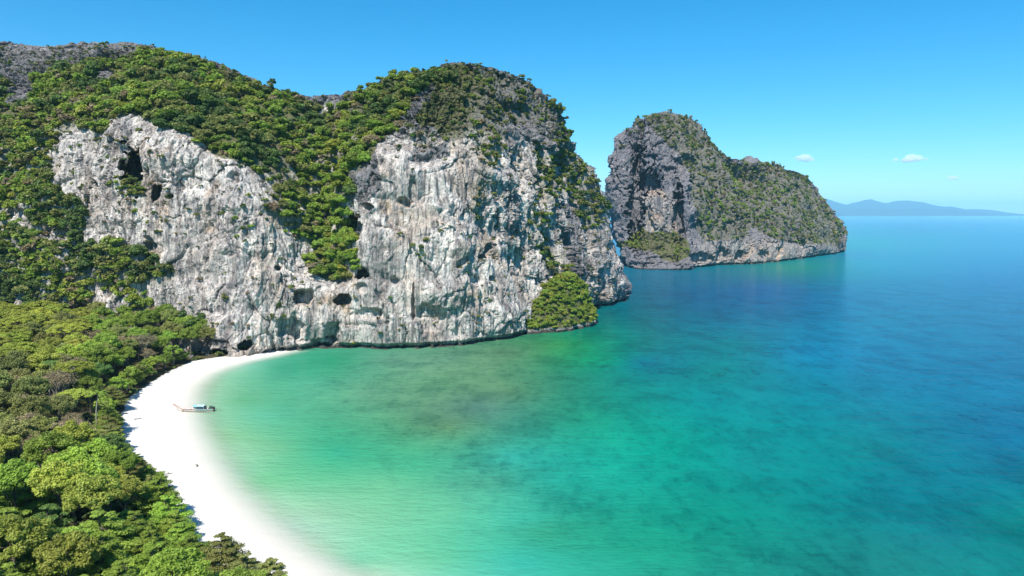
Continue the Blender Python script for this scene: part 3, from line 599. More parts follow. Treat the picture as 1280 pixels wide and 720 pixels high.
def limbs(h, targets, r0, base_frac=0.35, lean=(0, 0)):
    top = np.array([lean[0], lean[1], h]); z = np.linspace(0, 1, 7)[:, None]
    wob = np.cumsum(rng.normal(0, 0.10, (7, 3)) * [1, 1, 0], 0); wob[0] = 0
    tr = z * top + wob; parts = [tube(tr, np.linspace(r0, r0 * 0.35, 7), 7)]
    for t in targets:
        f = rng.uniform(base_frac, 0.85); i = f * 6; i0 = int(i); p = tr[i0] + (tr[min(i0 + 1, 6)] - tr[i0]) * (i - i0)
        m = (p + t) / 2 + np.array([0, 0, rng.uniform(-0.2, 0.5)]) + rng.normal(0, 0.2, 3); q = np.linspace(0, 1, 6)[:, None]
        parts.append(tube((1 - q) ** 2 * p + 2 * q * (1 - q) * m + q * q * t, np.linspace(r0 * 0.4, r0 * 0.08, 6), 5))
    return cat(parts)
def trunk_mesh(name, VF, mat): return mesh_np(name, VF[0], VF[1], [mat], smooth=True)
def layered_tree(h=9.0, rad=4.6):
    cl, tg = [], []
    nt_ = random.randint(5, 6)
    for t in range(nt_):
        f = t / (nt_ - 1); z = h * (0.38 + 0.62 * f); rr = rad * (1.0 - 0.72 * f ** 1.4) * random.uniform(0.85, 1.1); k = max(3, int(9 * rr / rad))
        a0 = random.random() * 6.28
        for i in range(k):
            a = a0 + 6.283 * i / k + random.uniform(-.25, .25); q = rr * random.uniform(0.55, 1.0); c = np.array([math.cos(a) * q, math.sin(a) * q, z + random.uniform(-.35, .35) - 0.04 * q])
            cl.append(blob(c, rr * random.uniform(0.26, 0.42) + 0.35, int(270 * (rr / rad + 0.3)), 0.21, 0.9, 0.26, 0.1)); tg.append(c)
        for i in range(max(2, k // 2)):
            a = random.random() * 6.28; q = rr * 0.4; cl.append(blob(np.array([math.cos(a) * q, math.sin(a) * q, z]), rr * 0.34, 100, 0.26, 0.9, 0.25, 0.1))
    return crown_mesh('layered_crown', cl), trunk_mesh('branched_trunk', limbs(h, random.sample(tg, min(16, len(tg))), 0.22), BARK)
def round_tree(h=13.0, rad=4.4, flat=0.75, ls=0.215, n=80, dens=230, twigs=10):
    cl, tg = [], []; cz = h - rad * flat * 0.9
    for i in range(n):
        d = unit(rng.normal(size=3)); d[2] = abs(d[2]) * 1.1 - 0.25; d = unit(d); k = random.uniform(0.55, 1.0)
        c = np.array([0, 0, cz]) + d * rad * k * np.array([1, 1, flat]); r = random.uniform(0.13, 0.29) * rad
        cl.append(blob(c, r, int(dens * (r / rad / 0.28) ** 2), ls, 0.55, 0.7, 0.45)); tg.append(c)
    return crown_mesh('round_crown', cl), trunk_mesh('branched_trunk', limbs(h * 0.85, random.sample(tg, twigs), 0.26), BARK)
def umbrella_tree(h=14.0, rad=6.5):
    cl, tg = [], []
    for i in range(100):
        a = random.random() * 6.28; q = rad * math.sqrt(random.random()); c = np.array([math.cos(a) * q, math.sin(a) * q, h - 0.32 * q * q / rad + random.uniform(-.5, .3)])
        cl.append(blob(c, random.uniform(0.5, 1.25), 130, 0.2, 0.9, 0.38, 0.2)); tg.append(c)
    return crown_mesh('umbrella_crown', cl), trunk_mesh('branched_trunk', limbs(h * 0.9, random.sample(tg, 16), 0.3, 0.4), BARK)
def dry_tree(h=12.5, rad=5.0):
    cl, tg = [], []
    for i in range(46):
        d = unit(rng.normal(size=3)); d[2] = abs(d[2]) * 0.9 - 0.1; k = random.uniform(0.5, 1.0); c = np.array([0, 0, h - rad * 0.75]) + d * rad * k * np.array([1, 1, 0.72])
        cl.append(blob(c, random.uniform(0.7, 1.5), 60, 0.19, 0.5, 0.75, 0.2)); tg.append(c)
    return crown_mesh('thin_crown', cl), trunk_mesh('pale_branches', limbs(h * 0.75, tg[:34], 0.24, 0.35), PALEBARK)
def palm_tree(h=13.0):
    tr = np.array([[0.10 * math.sin(i * .7) + 0.012 * i * i, 0, h * i / 10] for i in range(11)]); parts = []
    top = tr[-1]
    Vs, Ns, Ss = [], [], []
    V_, F_ = [], []; o = 0
    for k in range(18):
        a = 6.283 * k / 18 + random.uniform(-.15, .15); el = random.uniform(0.1, 1.1); L = random.uniform(2.6, 3.4); q = np.linspace(0, 1, 14)
        rr = L * q * math.cos(el * 0.6); zz = L * (q * math.sin(el) - 0.75 * q * q); ax = np.array([math.cos(a), math.sin(a), 0]); sdv = np.array([-math.sin(a), math.cos(a), 0])
        P = top + ax * rr[:, None] + np.array([0, 0, 1]) * zz[:, None]; ww = 0.52 * np.sin(np.clip(q * 0.92 + 0.08, 0, 1) * math.pi) ** 0.6
        for i in range(13):
            for sg in (-1, 1):      # one leaflet group each side, drooping
                e = sdv * sg * ww[i] - np.array([0, 0, 0.35 * ww[i]]); V_ += [P[i], P[i] + (P[i + 1] - P[i]) * 0.7, P[i] + (P[i + 1] - P[i]) * 1.3 + e, P[i] + (P[i + 1] - P[i]) * 0.9 + e * 0.9]; F_.append([o, o + 1, o + 2, o + 3]); o += 4
    n = len(F_); me = mesh_np('fronds', np.array(V_), np.array(F_), [LEAF], fattrs={'leafv': rng.uniform(0.3, 0.7, n)}, cols={'tint': ('POINT', np.ones((o, 3)))})
    return me, trunk_mesh('palm_trunk', tube(tr, np.linspace(0.2, 0.12, 11), 8), PALEBARK)
def hill_template(nb, ls, ratio=0.8, bark=True):
    """cliff tree about 1 m in crown radius: scaled up when placed"""
    cl = []
    for i in range(nb[0]):
        d = unit(rng.normal(size=3)); d[2] = abs(d[2]) * 1.2 - 0.35; d = unit(d); c = np.array([0, 0, 0.75]) + d * random.uniform(0.45, 0.85) * np.array([1, 1, ratio])
        cl.append(blob(c, random.uniform(0.25, 0.42), nb[1], ls, 0.5, 0.8, 0.4))
    C = np.concatenate([c[0] for c in cl]); N = np.concatenate([c[1] for c in cl]); s = np.concatenate([c[2] for c in cl])
    lv = np.concatenate([np.clip(rng.normal(0.5, 0.18) + 0.15 * rng.normal(size=len(c[0])), 0, 1) for c in cl])
    V, F = leaves(C, N, s, 0.6); mi = np.zeros(len(F), int)
    if bark:
        TV, TF = tube([[0, 0, -0.9], [0.05, 0, -0.2], [0, 0.04, 0.5]], [0.09, 0.07, 0.04], 5); V, F = cat([(V, F), (TV, TF)]); mi = np.concatenate([mi, np.ones(len(TF), int)]); lv = np.concatenate([lv, np.full(len(TF), .5)])
    return V, F, lv, mi
def tmesh(name, t):
    V, F, lv, mi = t
    return mesh_np(name, V, F, [LEAF, BARK], midx=mi, fattrs={'leafv': lv}, cols={'tint': ('POINT', np.ones((len(V), 3)))})
def thicket(name, temps, P, sc, tints, label, cat_):
    """many small plants nobody could count, as one mesh"""
    Vs, Fs, lvs, ts, o = [], [], [], [], 0
    for i in range(len(P)):
        V, F, lv, mi = temps[i % len(temps)]; a = rng.random() * 6.28; c, s = math.cos(a), math.sin(a)
        Rm = np.array([[c, s, 0], [-s, c, 0], [0, 0, 1]]); V2 = (V * rng.uniform([0.7, 0.7, 0.7], [1.4, 1.4, 1.15])) @ Rm * sc[i] + P[i]
        Vs.append(V2); Fs.append(F + o); o += len(V); lvs.append(lv); ts.append(np.broadcast_to(tints[i], V.shape))
    me = mesh_np(name, np.concatenate(Vs), np.concatenate(Fs), [LEAF], fattrs={'leafv': np.concatenate(lvs)}, cols={'tint': ('POINT', np.concatenate(ts))})
    ob = link(name, me); ob.color = (1, 1, 1, 1); return tag(ob, label, cat_, kind='stuff')
GREENS = {'lush green': (0.115, 0.172, 0.026), 'bright green': (0.140, 0.205, 0.030), 'dark green': (0.050, 0.092, 0.026), 'yellowish green': (0.180, 0.205, 0.034), 'olive green': (0.125, 0.138, 0.042), 'dull brownish': (0.170, 0.135, 0.085)}
GREENS = {k: tuple(1.9 * x for x in v) for k, v in GREENS.items()}
def jit(c, k=0.18):
    b = 1 + k * random.uniform(-1, 1); return tuple(float(np.clip(x * b * (1 + 0.07 * random.uniform(-1, 1)), 0.005, 1)) for x in c)

# ------------------------------------------------------------------ trees on the cliff
def sample_surface(V, N, qx, qy, fr, den, n, minpx=None):
    nu, nv = V.shape[:2]; P = V
    e1 = np.roll(P, -1, 0)[:, :-1] - P[:, :-1]; e2 = P[:, 1:] - P[:, :-1]
    area = np.linalg.norm(np.cross(e1, e2), axis=-1) * den[:, :-1] * fr[:, :-1]
    pr = area.ravel(); pr = pr / pr.sum(); idx = rng.choice(len(pr), n, p=pr); i, j = np.divmod(idx, nv - 1)
    return i, j
qden, qkind = veg_density(CQX + 15 * fbm(CV / 11, 4, 61, 0.65), CQY + 15 * fbm(CV / 11, 4, 62, 0.65))
clump = fbm(CV / 14, 3, 91)
qden = qden * sstep(-0.75, 0.1, clump + 1.6 * (qden - 0.5)) * np.where(qkind == 2, 0.15 + 0.85 * sstep(-0.15, 0.12, fbm(CV / [7, 7, 10], 2, 99)), 1) * np.where((CQX > -60) & (CQX < 800), 1, 0.15)
qden = np.where(np.sum(CN * [0, 0, 1], -1) < -0.2, 0, qden)
NTREE = 4500
ti, tj = sample_surface(CV, CN, CQX, CQY, CFR, qden, NTREE)
TP = CV[ti, tj]; TK = qkind[ti, tj]; TQX, TQY = CQX[ti, tj], CQY[ti, tj]; TN = CN[ti, tj]; TDEN = qden[ti, tj]
base = np.array([2.6, 2.3, 1.5, 1.75, 1.35, 1.2])[TK]
TS = np.where(tj > 430 * 0.94, 0.68, 1.0) * base * rng.uniform(0.65, 1.4, NTREE) * np.clip(0.7 + 0.4 * TDEN, 0.6, 1.1)
hue = vnoise(TP / 22, 95) + 0.7 * rng.normal(size=NTREE) * 0.5
keys = []
for k, hq, r in zip(TK, hue, rng.random(NTREE)):
    if k in (2, 5): keys.append('olive green' if r < 0.5 else ('lush green' if r < 0.7 else 'dark green' if r < 0.88 else 'dull brownish'))
    elif k == 3: keys.append('olive green' if r < 0.4 else ('dark green' if r < 0.75 else 'lush green'))
    elif hq < -0.35: keys.append('dark green')
    elif hq < 0.0: keys.append('olive green')
    elif hq < 0.3: keys.append('lush green')
    elif hq < 0.55: keys.append('bright green')
    else: keys.append('yellowish green' if r < 0.65 else 'dull brownish')
# the bright bushy trees in the gully left of the pale headland
for n in range(NTREE):
    if TK[n] == 0 and 370 < TQX[n] < 460 and TQY[n] > 170 and random.random() < 0.6: keys[n] = random.choice(['bright green', 'bright green', 'lush green', 'yellowish green'])
big = np.argsort(-(TS / np.linalg.norm(TP - [0, 0, CAMZ], axis=1)) * np.where((TQX > 0) & (TQX < 780), 1, 0.2))
HT = [tmesh('cliff_tree', hill_template((18, 92), 0.135, 0.65)) for _ in range(5)]
zone_txt = {0: 'on the thickly wooded slope above the pale cliff face', 1: 'on the overgrown steps of the cliff above the beach wood', 2: 'among the grey rocks on the crown of the pale headland', 3: 'clinging to the seaward edge of the headland', 4: 'on a ledge of the pale cliff face', 5: 'among bare grey rocks along the far skyline ridge'}
for n in big[:300]:
    o = link('cliff_tree', random.choice(HT)); s = TS[n]; o.location = TP[n] + TN[n] * 0.3 * s - np.array([0, 0, 0.4 * s]); o.scale = (s * random.uniform(0.75, 1.4), s * random.uniform(0.75, 1.4), s * random.uniform(0.75, 1.15)); o.rotation_euler = (0, 0, random.random() * 6.28)
    o.color = (*jit(GREENS[keys[n]]), 1); z = zone_txt[TK[n]]
    if TK[n] == 0: z = 'filling the gully left of the pale headland' if TQX[n] > 365 and TQY[n] > 170 else ('on the wooded slope left of the skyline dip' if TQX[n] < 390 else 'on the wooded slope right of the skyline dip')
    tag(o, f'bushy {keys[n]} tree {z}', 'tree', f'{keys[n]} trees {z}')
rest = big[300:]
LT = [hill_template((11, 34), 0.21, 0.65, False) for _ in range(6)]
thicket('cliff_scrub', LT, TP[rest] + TN[rest] * (0.25 * TS[rest])[:, None] - np.array([0, 0, 0.4]) * TS[rest][:, None], TS[rest] * 0.95, [jit(GREENS[keys[n]], 0.22) for n in rest], 'mixed green scrub covering the tops and steps of the limestone cliff', 'scrub')
# dry grass tufts and small shrubs sprinkled over the bare rock
gd = np.where(CFR & (CQX > -40) & (CQX < 790), 0.05 + 0.24 * (CQX < 430) + 0.35 * sstep(0.05, 0.4, fbm(CV / 11, 3, 97)) + 0.3 * (qden > 0.1) + 0.45 * sstep(540, 680, CQX), 0) * (CV[..., 2] > 5)
gi, gj = sample_surface(CV, CN, CQX, CQY, CFR, gd, 2600)
gs = rng.uniform(0.4, 1.3, 2600)
thicket('dry_shrubs', LT, CV[gi, gj] + CN[gi, gj] * 0.2, gs, [jit(GREENS[random.choice(['olive green', 'olive green', 'dull brownish', 'dark green'])], 0.25) for _ in range(2600)], 'small dry shrubs dotted over the bare limestone face', 'shrubs')
# bushes on the spur
md = np.argwhere((MP[..., 2] > 1.7)); md = md[rng.choice(len(md), 900)]
mp = MP[md[:, 0], md[:, 1]]; mp = mp[mp[:, 1] < 420]
for n in range(70):
    p = mp[n]; s = random.uniform(1.5, 2.6); o = link('spur_bush', random.choice(HT)); o.location = p + np.array([0, 0, 0.1]); o.scale = (s, s, s); o.rotation_euler = (0, 0, random.random() * 6.28)
    o.color = (*jit(GREENS[random.choice(['bright green', 'yellowish green', 'bright green'])], 0.15), 1)
    tag(o, 'bright green bush on the leafy mound at the waterline below the headland', 'bush', 'bushes on the leafy mound at the foot of the headland')
thicket('spur_scrub', LT, mp[70:], rng.uniform(1.0, 1.9, len(mp) - 70), [jit(GREENS[random.choice(['bright green', 'yellowish green', 'lush green'])], 0.2) for _ in range(len(mp) - 70)], 'bright green scrub covering the mound at the foot of the headland', 'scrub')
# far island
idn, igr = isle_density(IQX + 4 * fbm(IV / 18, 3, 71), IQY + 4 * fbm(IV / 18, 3, 72)); ic = fbm(IV / 24, 3, 93); idn = idn * (0.35 + 0.65 * sstep(-0.4, 0.2, ic))
NI = 3200; ii, ij = sample_surface(IV, IN_, IQX, IQY, IFR, idn, NI); ip = IV[ii, ij]; g = igr[ii, ij]
isz = rng.uniform(1.2, 3.1, NI) * np.where(g, 0.6, 1.0)
ih = vnoise(ip / 40, 77) + 0.35 * rng.normal(size=NI)
ik = [('bright green' if random.random() < .35 else 'yellowish green') if gg else ('dark green' if h_ < -0.35 else 'olive green' if h_ < 0.2 else 'dull brownish' if h_ < 0.4 else 'lush green') for gg, h_ in zip(g, ih)]
ST_ = [hill_template((6, 12), 0.36, 0.75, False) for _ in range(5)]
thicket('island_scrub', ST_, ip + IN_[ii, ij] * 0.3, isz, [jit(GREENS[k], 0.22) for k in ik], 'olive and green scrub covering the slopes of the far rock island', 'scrub')

# ------------------------------------------------------------------ the wood behind the beach
LAY = [layered_tree(random.uniform(8, 10), random.uniform(4.0, 5.2)) for _ in range(5)]
RND = [round_tree(random.uniform(11, 13.5), random.uniform(3.8, 4.8)) for _ in range(4)]
LOW = [round_tree(random.uniform(5, 6.5), random.uniform(2.6, 3.2), 0.7, 0.24, 26, 110, 8) for _ in range(3)]
UMB = [umbrella_tree(random.uniform(12.5, 14), random.uniform(5.5, 6.6)) for _ in range(3)]
DRY = [dry_tree(random.uniform(11, 12.5), random.uniform(4.4, 5.4)) for _ in range(3)]
PLM = [palm_tree(13), palm_tree(11.5)]
for nm, L_ in (('tree', LAY + RND + LOW + UMB + DRY + PLM),):
    pass
def plant(kind, temps, x, y, colkey, label, cat_, group=None, s=1.0, z=None):
    c, t = random.choice(temps); zz = float(ground_z(np.array([x]), np.array([y]))[0]) if z is None else z
    r = link(kind, None); r.location = (x, y, zz - 0.15); r.rotation_euler = (0, 0, random.random() * 6.28); r.scale = (s, s, s * random.uniform(0.92, 1.08))
    tag(r, label, cat_, group)
    link('trunk', t, r); o = link('crown' if kind != 'palm_tree' else 'fronds', c, r); o.color = (*jit(tuple(1.22 * q for q in GREENS[colkey]), 0.28), 1)
    return r
placed = []
def try_spot(x, y, d):
    for a, b, e in placed:
        if (a - x) ** 2 + (b - y) ** 2 < ((d + e) * 0.5) ** 2: return False
    placed.append((x, y, d)); return True
# named singles first (photo pixel of the crown top, crown height)
def spot(px, py, h): 
    p = on_z(px, py, h + 3.5); return p[0], p[1]
singles = [('umbrella_tree', UMB, 22, 407, 'yellowish green', 'broad flat yellow-green umbrella tree at the back left below the dark cliff', 14.5, 1.25),
           ('palm_tree', PLM, 116, 478, 'lush green', 'palm with a pale bare trunk above the green trees left of the boat', 13, 0.9), ('palm_tree', PLM, 58, 448, 'dark green', 'dark palm among the yellowish trees at the back left', 13, 1.0),
           ('dry_tree', DRY, 25, 470, 'dull brownish', 'broad brown half-bare tree at the left picture edge', 12.5, 1.1), ('dry_tree', DRY, 28, 512, 'dull brownish', 'brown half-bare tree with pale forking branches, lowest of the brown ones', 11.5, 1.05),
           ('dry_tree', DRY, 108, 414, 'dull brownish', 'brownish thin-crowned tree below the bare white rock at the back', 12, 1.15)]
for kind, T, px, py, ck, lab, h, s in singles:
    x, y = spot(px, py, h); placed.append((x, y, 5.0)); plant(kind, T, x, y, ck, lab, 'palm' if 'palm' in kind else 'tree', None, s)
# first row along the sand
fe = np.array(FE[1:-4]); seglen = np.linalg.norm(np.diff(fe, axis=0), axis=1); cum = np.concatenate([[0], np.cumsum(seglen)])
ORD = ['first', 'second', 'third', 'fourth', 'fifth', 'sixth', 'seventh', 'eighth', 'ninth', 'tenth', 'eleventh', 'twelfth', 'thirteenth', 'fourteenth', 'fifteenth', 'sixteenth', 'seventeenth', 'eighteenth', 'nineteenth', 'twentieth', 'twenty-first', 'twenty-second', 'twenty-third', 'twenty-fourth', 'twenty-fifth', 'twenty-sixth', 'twenty-seventh', 'twenty-eighth', 'twenty-ninth', 'thirtieth', 'thirty-first', 'thirty-second', 'thirty-third', 'thirty-fourth', 'thirty-fifth', 'thirty-sixth']
row = []; d = 3.0
while d < cum[-1] - 1:
    i = np.searchsorted(cum, d) - 1; p = fe[i] + (fe[i + 1] - fe[i]) * (d - cum[i]) / seglen[i]; t = (fe[i + 1] - fe[i]) / seglen[i]; nrm = np.array([t[1], -t[0]])
    row.append(p + nrm * random.uniform(2.6, 4.2)); d += random.uniform(4.6, 6.6)
for k, p in enumerate(row):
    near = p[1] < 190; T, nm, s = (LAY, 'almond_tree', random.uniform(0.62, 0.9)) if near else random.choice([(LOW, 'low_tree', 1.05), (LAY, 'almond_tree', 0.75), (LOW, 'low_tree', 1.2)])
    placed.append((p[0], p[1], 5.0))
    plant(nm, T, p[0], p[1], random.choice(['lush green', 'bright green', 'lush green', 'olive green']), f'low {"layered" if nm == "almond_tree" else "rounded"} green tree, {ORD[min(k, len(ORD) - 1)]} along the sand edge from the cliff', 'tree', 'trees along the inner edge of the sand', s)
# the rest of the wood
cnt = 0
for _ in range(30000):
    y = random.uniform(52, 304); x = random.uniform(-0.80 * y - 12, 40)
    f = float(in_forest(np.array([x]), np.array([y]))[0])
    if f < 5.5: continue
    zt = 10.0; qx_, qy_ = project(np.array([[x, y, zt + 4]])); qx_, qy_ = float(qx_[0]), float(qy_[0])
    if qx_ < -60: continue
    pxl = qx_; pyl = qy_
    dn = 5.2 if y < 150 else 6.0
    if not try_spot(x, y, dn): continue
    cnt += 1
    if cnt > 285: break
    rr = random.random()
    if pyl > 545:
        if rr < 0.72: K = ('almond_tree', LAY, random.choice(['lush green', 'bright green', 'lush green', 'bright green', 'bright green']), 'layered')
        elif rr < 0.9: K = ('broadleaf_tree', RND, random.choice(['lush green', 'bright green']), 'round')
        else: K = ('broadleaf_tree', RND, 'yellowish green', 'round')
        if pxl < 120 and pyl > 650 and rr > 0.72: K = ('broadleaf_tree', RND, 'yellowish green', 'round')
        zone = 'in the foreground wood below the brown trees' if pyl < 630 else 'in the nearest wood at the bottom left'
        if K[0] == 'almond_tree' and rr < 0.1: K = ('almond_tree', LAY, 'dark green', 'layered')
    elif pxl < 90 and pyl > 455:
        K = ('dry_tree', DRY, 'dull brownish', 'thin-crowned') if rr < 0.42 else ('broadleaf_tree', RND, 'olive green', 'round'); zone = 'at the left edge between the yellowish and the layered trees'
    elif pxl < 105:
        K = ('umbrella_tree', UMB, 'yellowish green', 'spreading') if rr < 0.42 else ('broadleaf_tree', RND, 'yellowish green', 'round') if rr < 0.62 else (('broadleaf_tree', RND, 'olive green', 'round') if rr < 0.85 else ('dry_tree', DRY, 'dull brownish', 'thin-crowned')); zone = 'at the back left of the beach wood'
    elif pyl < 445:
        K = ('broadleaf_tree', RND, random.choice(['lush green', 'lush green', 'olive green', 'bright green']), 'round') if rr < 0.8 else ('dry_tree', DRY, 'dull brownish', 'thin-crowned'); zone = 'at the far end of the beach wood below the cliff'
    else:
        K = ('broadleaf_tree', RND, random.choice(['lush green', 'dark green', 'bright green', 'lush green', 'dark green']), 'round'); zone = 'in the middle of the beach wood left of the boat'
    s = random.uniform(0.85, 1.12) * (1.0 if f > 12 else 0.82)
    plant(K[0], K[1], x, y, K[2], f'{K[3]} {K[2]} tree {zone}', 'tree', f'{K[3]} {K[2]} trees {zone}', s)
print('wood trees', cnt)
UL = [hill_template((8, 20), 0.3, 0.6, False) for _ in range(4)]
up = []
while len(up) < 900:
    y = random.uniform(60, 305); x = random.uniform(-0.80 * y - 8, 40); f = float(in_forest(np.array([x]), np.array([y]))[0])
    if f > 0.8: up.append((x, y))
up = np.array(up); uz = ground_z(up[:, 0], up[:, 1])
thicket('undergrowth', UL, np.column_stack([up, uz]), rng.uniform(0.7, 1.6, len(up)), [jit(GREENS[random.choice(['dark green', 'lush green', 'olive green'])], 0.2) for _ in up], 'low green undergrowth on the floor of the beach wood', 'undergrowth')

# ------------------------------------------------------------------ the boat on the sand edge
HULLW = simple('pale_hull_paint', (0.62, 0.55, 0.50), 0.5, 0.4); HULLR = simple('brown_red_paint', (0.30, 0.15, 0.11), 0.5, 0.4); TEAL = simple('teal_paint', (0.16, 0.45, 0.44), 0.5, 0.4)
WOOD = simple('boat_wood', (0.27, 0.17, 0.10), 0.7, 0.2); WHITE = simple('white_tarp', (0.42, 0.62, 0.62), 0.7, 0.2); TEALT = simple('teal_tarp', (0.20, 0.50, 0.52), 0.7, 0.2)
DARK = simple('dark_metal', (0.03, 0.035, 0.035), 0.5, 0.4); DGREEN = simple('dark_green_tarp', (0.03, 0.07, 0.05), 0.7, 0.2)
bow, stern = on_z(219, 513, 0.1), on_z(268.5, 514, 0.1)
bc = (bow + stern) / 2; BL = float(np.linalg.norm(stern - bow)); ba = math.atan2(stern[1] - bow[1], stern[0] - bow[0])
boat = link('longtail_boat', None); boat.location = (bc[0], bc[1], 0.0); boat.rotation_euler = (0, 0, ba); boat.scale = (BL / 12.4,) * 3
tag(boat, 'wooden longtail boat with a white and teal canopy, bow on the white sand', 'boat')
xs = np.linspace(-6.2, 6.0, 25); tt = (xs + 6.2) / 12.2
hb = 0.95 * np.clip(np.sin(np.clip(tt * 0.80 + 0.03, 0, 1) * math.pi), 0, 1) ** 0.75; hb[-1] *= 0.95
gz = 0.75 + 1.15 * np.clip(1 - tt / 0.26, 0, 1) ** 2 + 0.18 * tt ** 2; kz = -0.25 + 1.6 * np.clip(1 - tt / 0.2, 0, 1) ** 2
def hull_shell(i0, i1, mat, nm, par):
    sec = []
    for i in range(i0, i1):
        ring = []
        for q in np.linspace(-1, 1, 11): ring.append((xs[i], hb[i] * np.sign(q) * abs(q) ** 0.7, kz[i] + (gz[i] - kz[i]) * abs(q) ** 2.2))
        for q in np.linspace(1, -1, 11): ring.append((xs[i], (hb[i] - 0.05) * np.sign(q) * abs(q) ** 0.7 if hb[i] > 0.05 else 0, kz[i] + 0.06 + (gz[i] - kz[i] - 0.02) * abs(q) ** 2.2))
        sec.append(ring)
    Vv = np.array(sec); n = len(Vv); F = []
    for i in range(n - 1):
        for j in range(22): F.append([i * 22 + j, (i + 1) * 22 + j, (i + 1) * 22 + (j + 1) % 22, i * 22 + (j + 1) % 22])
    return link(nm, mesh_np(nm, Vv, np.array(F), [mat], smooth=True), par)
hull = hull_shell(0, 25, HULLW, 'hull', boat)
def boxm(c, s, taper=1.0):
    x, y, z = np.array(s) / 2; V = np.array([[-x, -y, -z], [x, -y, -z], [x, y, -z], [-x, y, -z], [-x * taper, -y * taper, z], [x * taper, -y * taper, z], [x * taper, y * taper, z], [-x * taper, y * taper, z]]) + np.array(c)
    return V, np.array([[3, 2, 1, 0], [4, 5, 6, 7], [0, 1, 5, 4], [1, 2, 6, 5], [2, 3, 7, 6], [3, 0, 4, 7]])
def part(nm, VF, mat, par, smooth=False): return link(nm, mesh_np(nm, VF[0], VF[1], [mat], smooth=smooth), par)
for sgn in (-1, 1):
    part('gunwale', tube(np.column_stack([xs, sgn * (hb + 0.03), gz + 0.03]), np.full(25, 0.065), 6), HULLR if sgn < 0 else HULLR, boat, True)
    part('side_stripe', tube(np.column_stack([xs[13:], sgn * (hb[13:] + 0.015), gz[13:] - 0.16]), np.full(12, 0.11), 6), TEAL, boat, True)
part('stern_board', boxm((6.0, 0, 0.42), (0.06, 1.15, 1.0)), HULLR, boat)
part('deck', boxm((0.6, 0, 0.12), (9.2, 1.35, 0.05)), WOOD, boat)
for bx_ in (-3.4, -1.6, 3.9): part('bench', boxm((bx_, 0, 0.55), (0.35, 1.5, 0.06)), WOOD, boat)
part('prow', tube([[-5.9, 0, 1.2], [-6.3, 0, 1.6], [-6.55, 0, 2.0], [-6.62, 0, 2.3]], [0.11, 0.11, 0.09, 0.06], 6), WOOD, boat, True)
part('bow_ribbon', tube([[-6.38, 0, 1.7], [-6.47, 0, 1.85], [-6.53, 0, 1.98]], [0.17, 0.2, 0.15], 8), simple('ribbon_cloth', (0.55, 0.16, 0.12), 0.8, 0.1), boat, True)
cu = np.linspace(0, 1, 9); cv = np.linspace(-1, 1, 9); CU, CVv = np.meshgrid(cu, cv, indexing='ij')
def canopy(nm, x0, x1, hw, z, arch, mat):
    top = np.stack([x0 + CU * (x1 - x0), CVv * hw, z + arch * (1 - CVv ** 2) + 0.03 * np.sin(CU * 14)], -1); bot = top - [0, 0, 0.06]
    F = grid_faces(9, 9); F2 = F[:, ::-1] + 81; rim = []
    idx = [i * 9 for i in range(9)] + [72 + j for j in range(1, 9)] + [i * 9 + 8 for i in range(7, -1, -1)] + [j for j in range(7, 0, -1)]
    for a, b in zip(idx, idx[1:] + idx[:1]): rim.append([a, a + 81, b + 81, b])
    return part(nm, (np.concatenate([top.reshape(-1, 3), bot.reshape(-1, 3)]), np.concatenate([F, F2, np.array(rim)])), mat, boat)
canopy('canopy', 0.9, 3.3, 0.95, 1.78, 0.22, WHITE); canopy('front_awning', -0.2, 0.88, 0.9, 1.70, 0.18, TEALT)
for px_ in (-0.1, 1.6, 3.2):
    for sgn in (-1, 1): part('post', tube([[px_, sgn * 0.82, 0.7], [px_, sgn * 0.84, 1.79]], [0.035, 0.03], 6), WHITE, boat)
for sgn in (-1, 1): part('canopy_shade', boxm((1.6, sgn * 0.86, 1.25), (3.0, 0.03, 0.5)), simple('shade_blue', (0.03, 0.08, 0.11), 0.8, 0.1), boat)  # dark panels painted in for the shade under the canopy
tarp_V, tarp_F = boxm((5.0, 0, 1.15), (1.7, 1.5, 1.1), 0.25); part('stern_cover', (tarp_V, tarp_F), DGREEN, boat)
eng = part('engine', boxm((5.85, 0, 1.25), (0.7, 0.5, 0.55), 0.8), DARK, boat)
part('shaft', tube([[6.1, 0, 1.2], [7.4, 0, 0.75], [8.3, 0, 0.3]], [0.05, 0.045, 0.04], 6), DARK, eng)
part('tiller', tube([[5.6, 0, 1.4], [4.9, 0.1, 1.75]], [0.035, 0.03], 6), DARK, eng)
# mooring line to the sand, driftwood, boulders
rp = on_z(205, 520, 1.2)
# driftwood and stones
def driftwood(px, py, L, lab, grp=None):
    p = on_z(px, py, 1.6); zz = float(ground_z(p[:1], p[1:2])[0]); a = random.random() * 3
    pts = np.array([[L * (q - .5), 0.12 * L * math.sin(q * 4 + a), 0.10 + 0.05 * math.sin(q * 9)] for q in np.linspace(0, 1, 8)])
    side = np.array([[0.1 * L, 0.05 * L, 0.1], [0.2 * L, 0.2 * L, 0.25], [0.25 * L, 0.33 * L, 0.3]])
    o = link('driftwood', mesh_np('driftwood', *cat([tube(pts, np.linspace(0.16, 0.06, 8), 6), tube(side, [0.08, 0.06, 0.03], 5)]), [BARK], smooth=True)); o.location = (p[0], p[1], zz); o.rotation_euler = (0, 0, a)
    tag(o, lab, 'driftwood', grp)
driftwood(173, 521, 2.2, 'dark driftwood log lying on the sand left of the boat'); driftwood(246, 574, 1.5, 'thin driftwood branch near the waterline below the boat'); driftwood(208, 588, 2.6, 'driftwood branch on the sand beside the almond trees')
driftwood(305, 693, 1.6, 'small driftwood piece on the sand at the bottom of the picture')
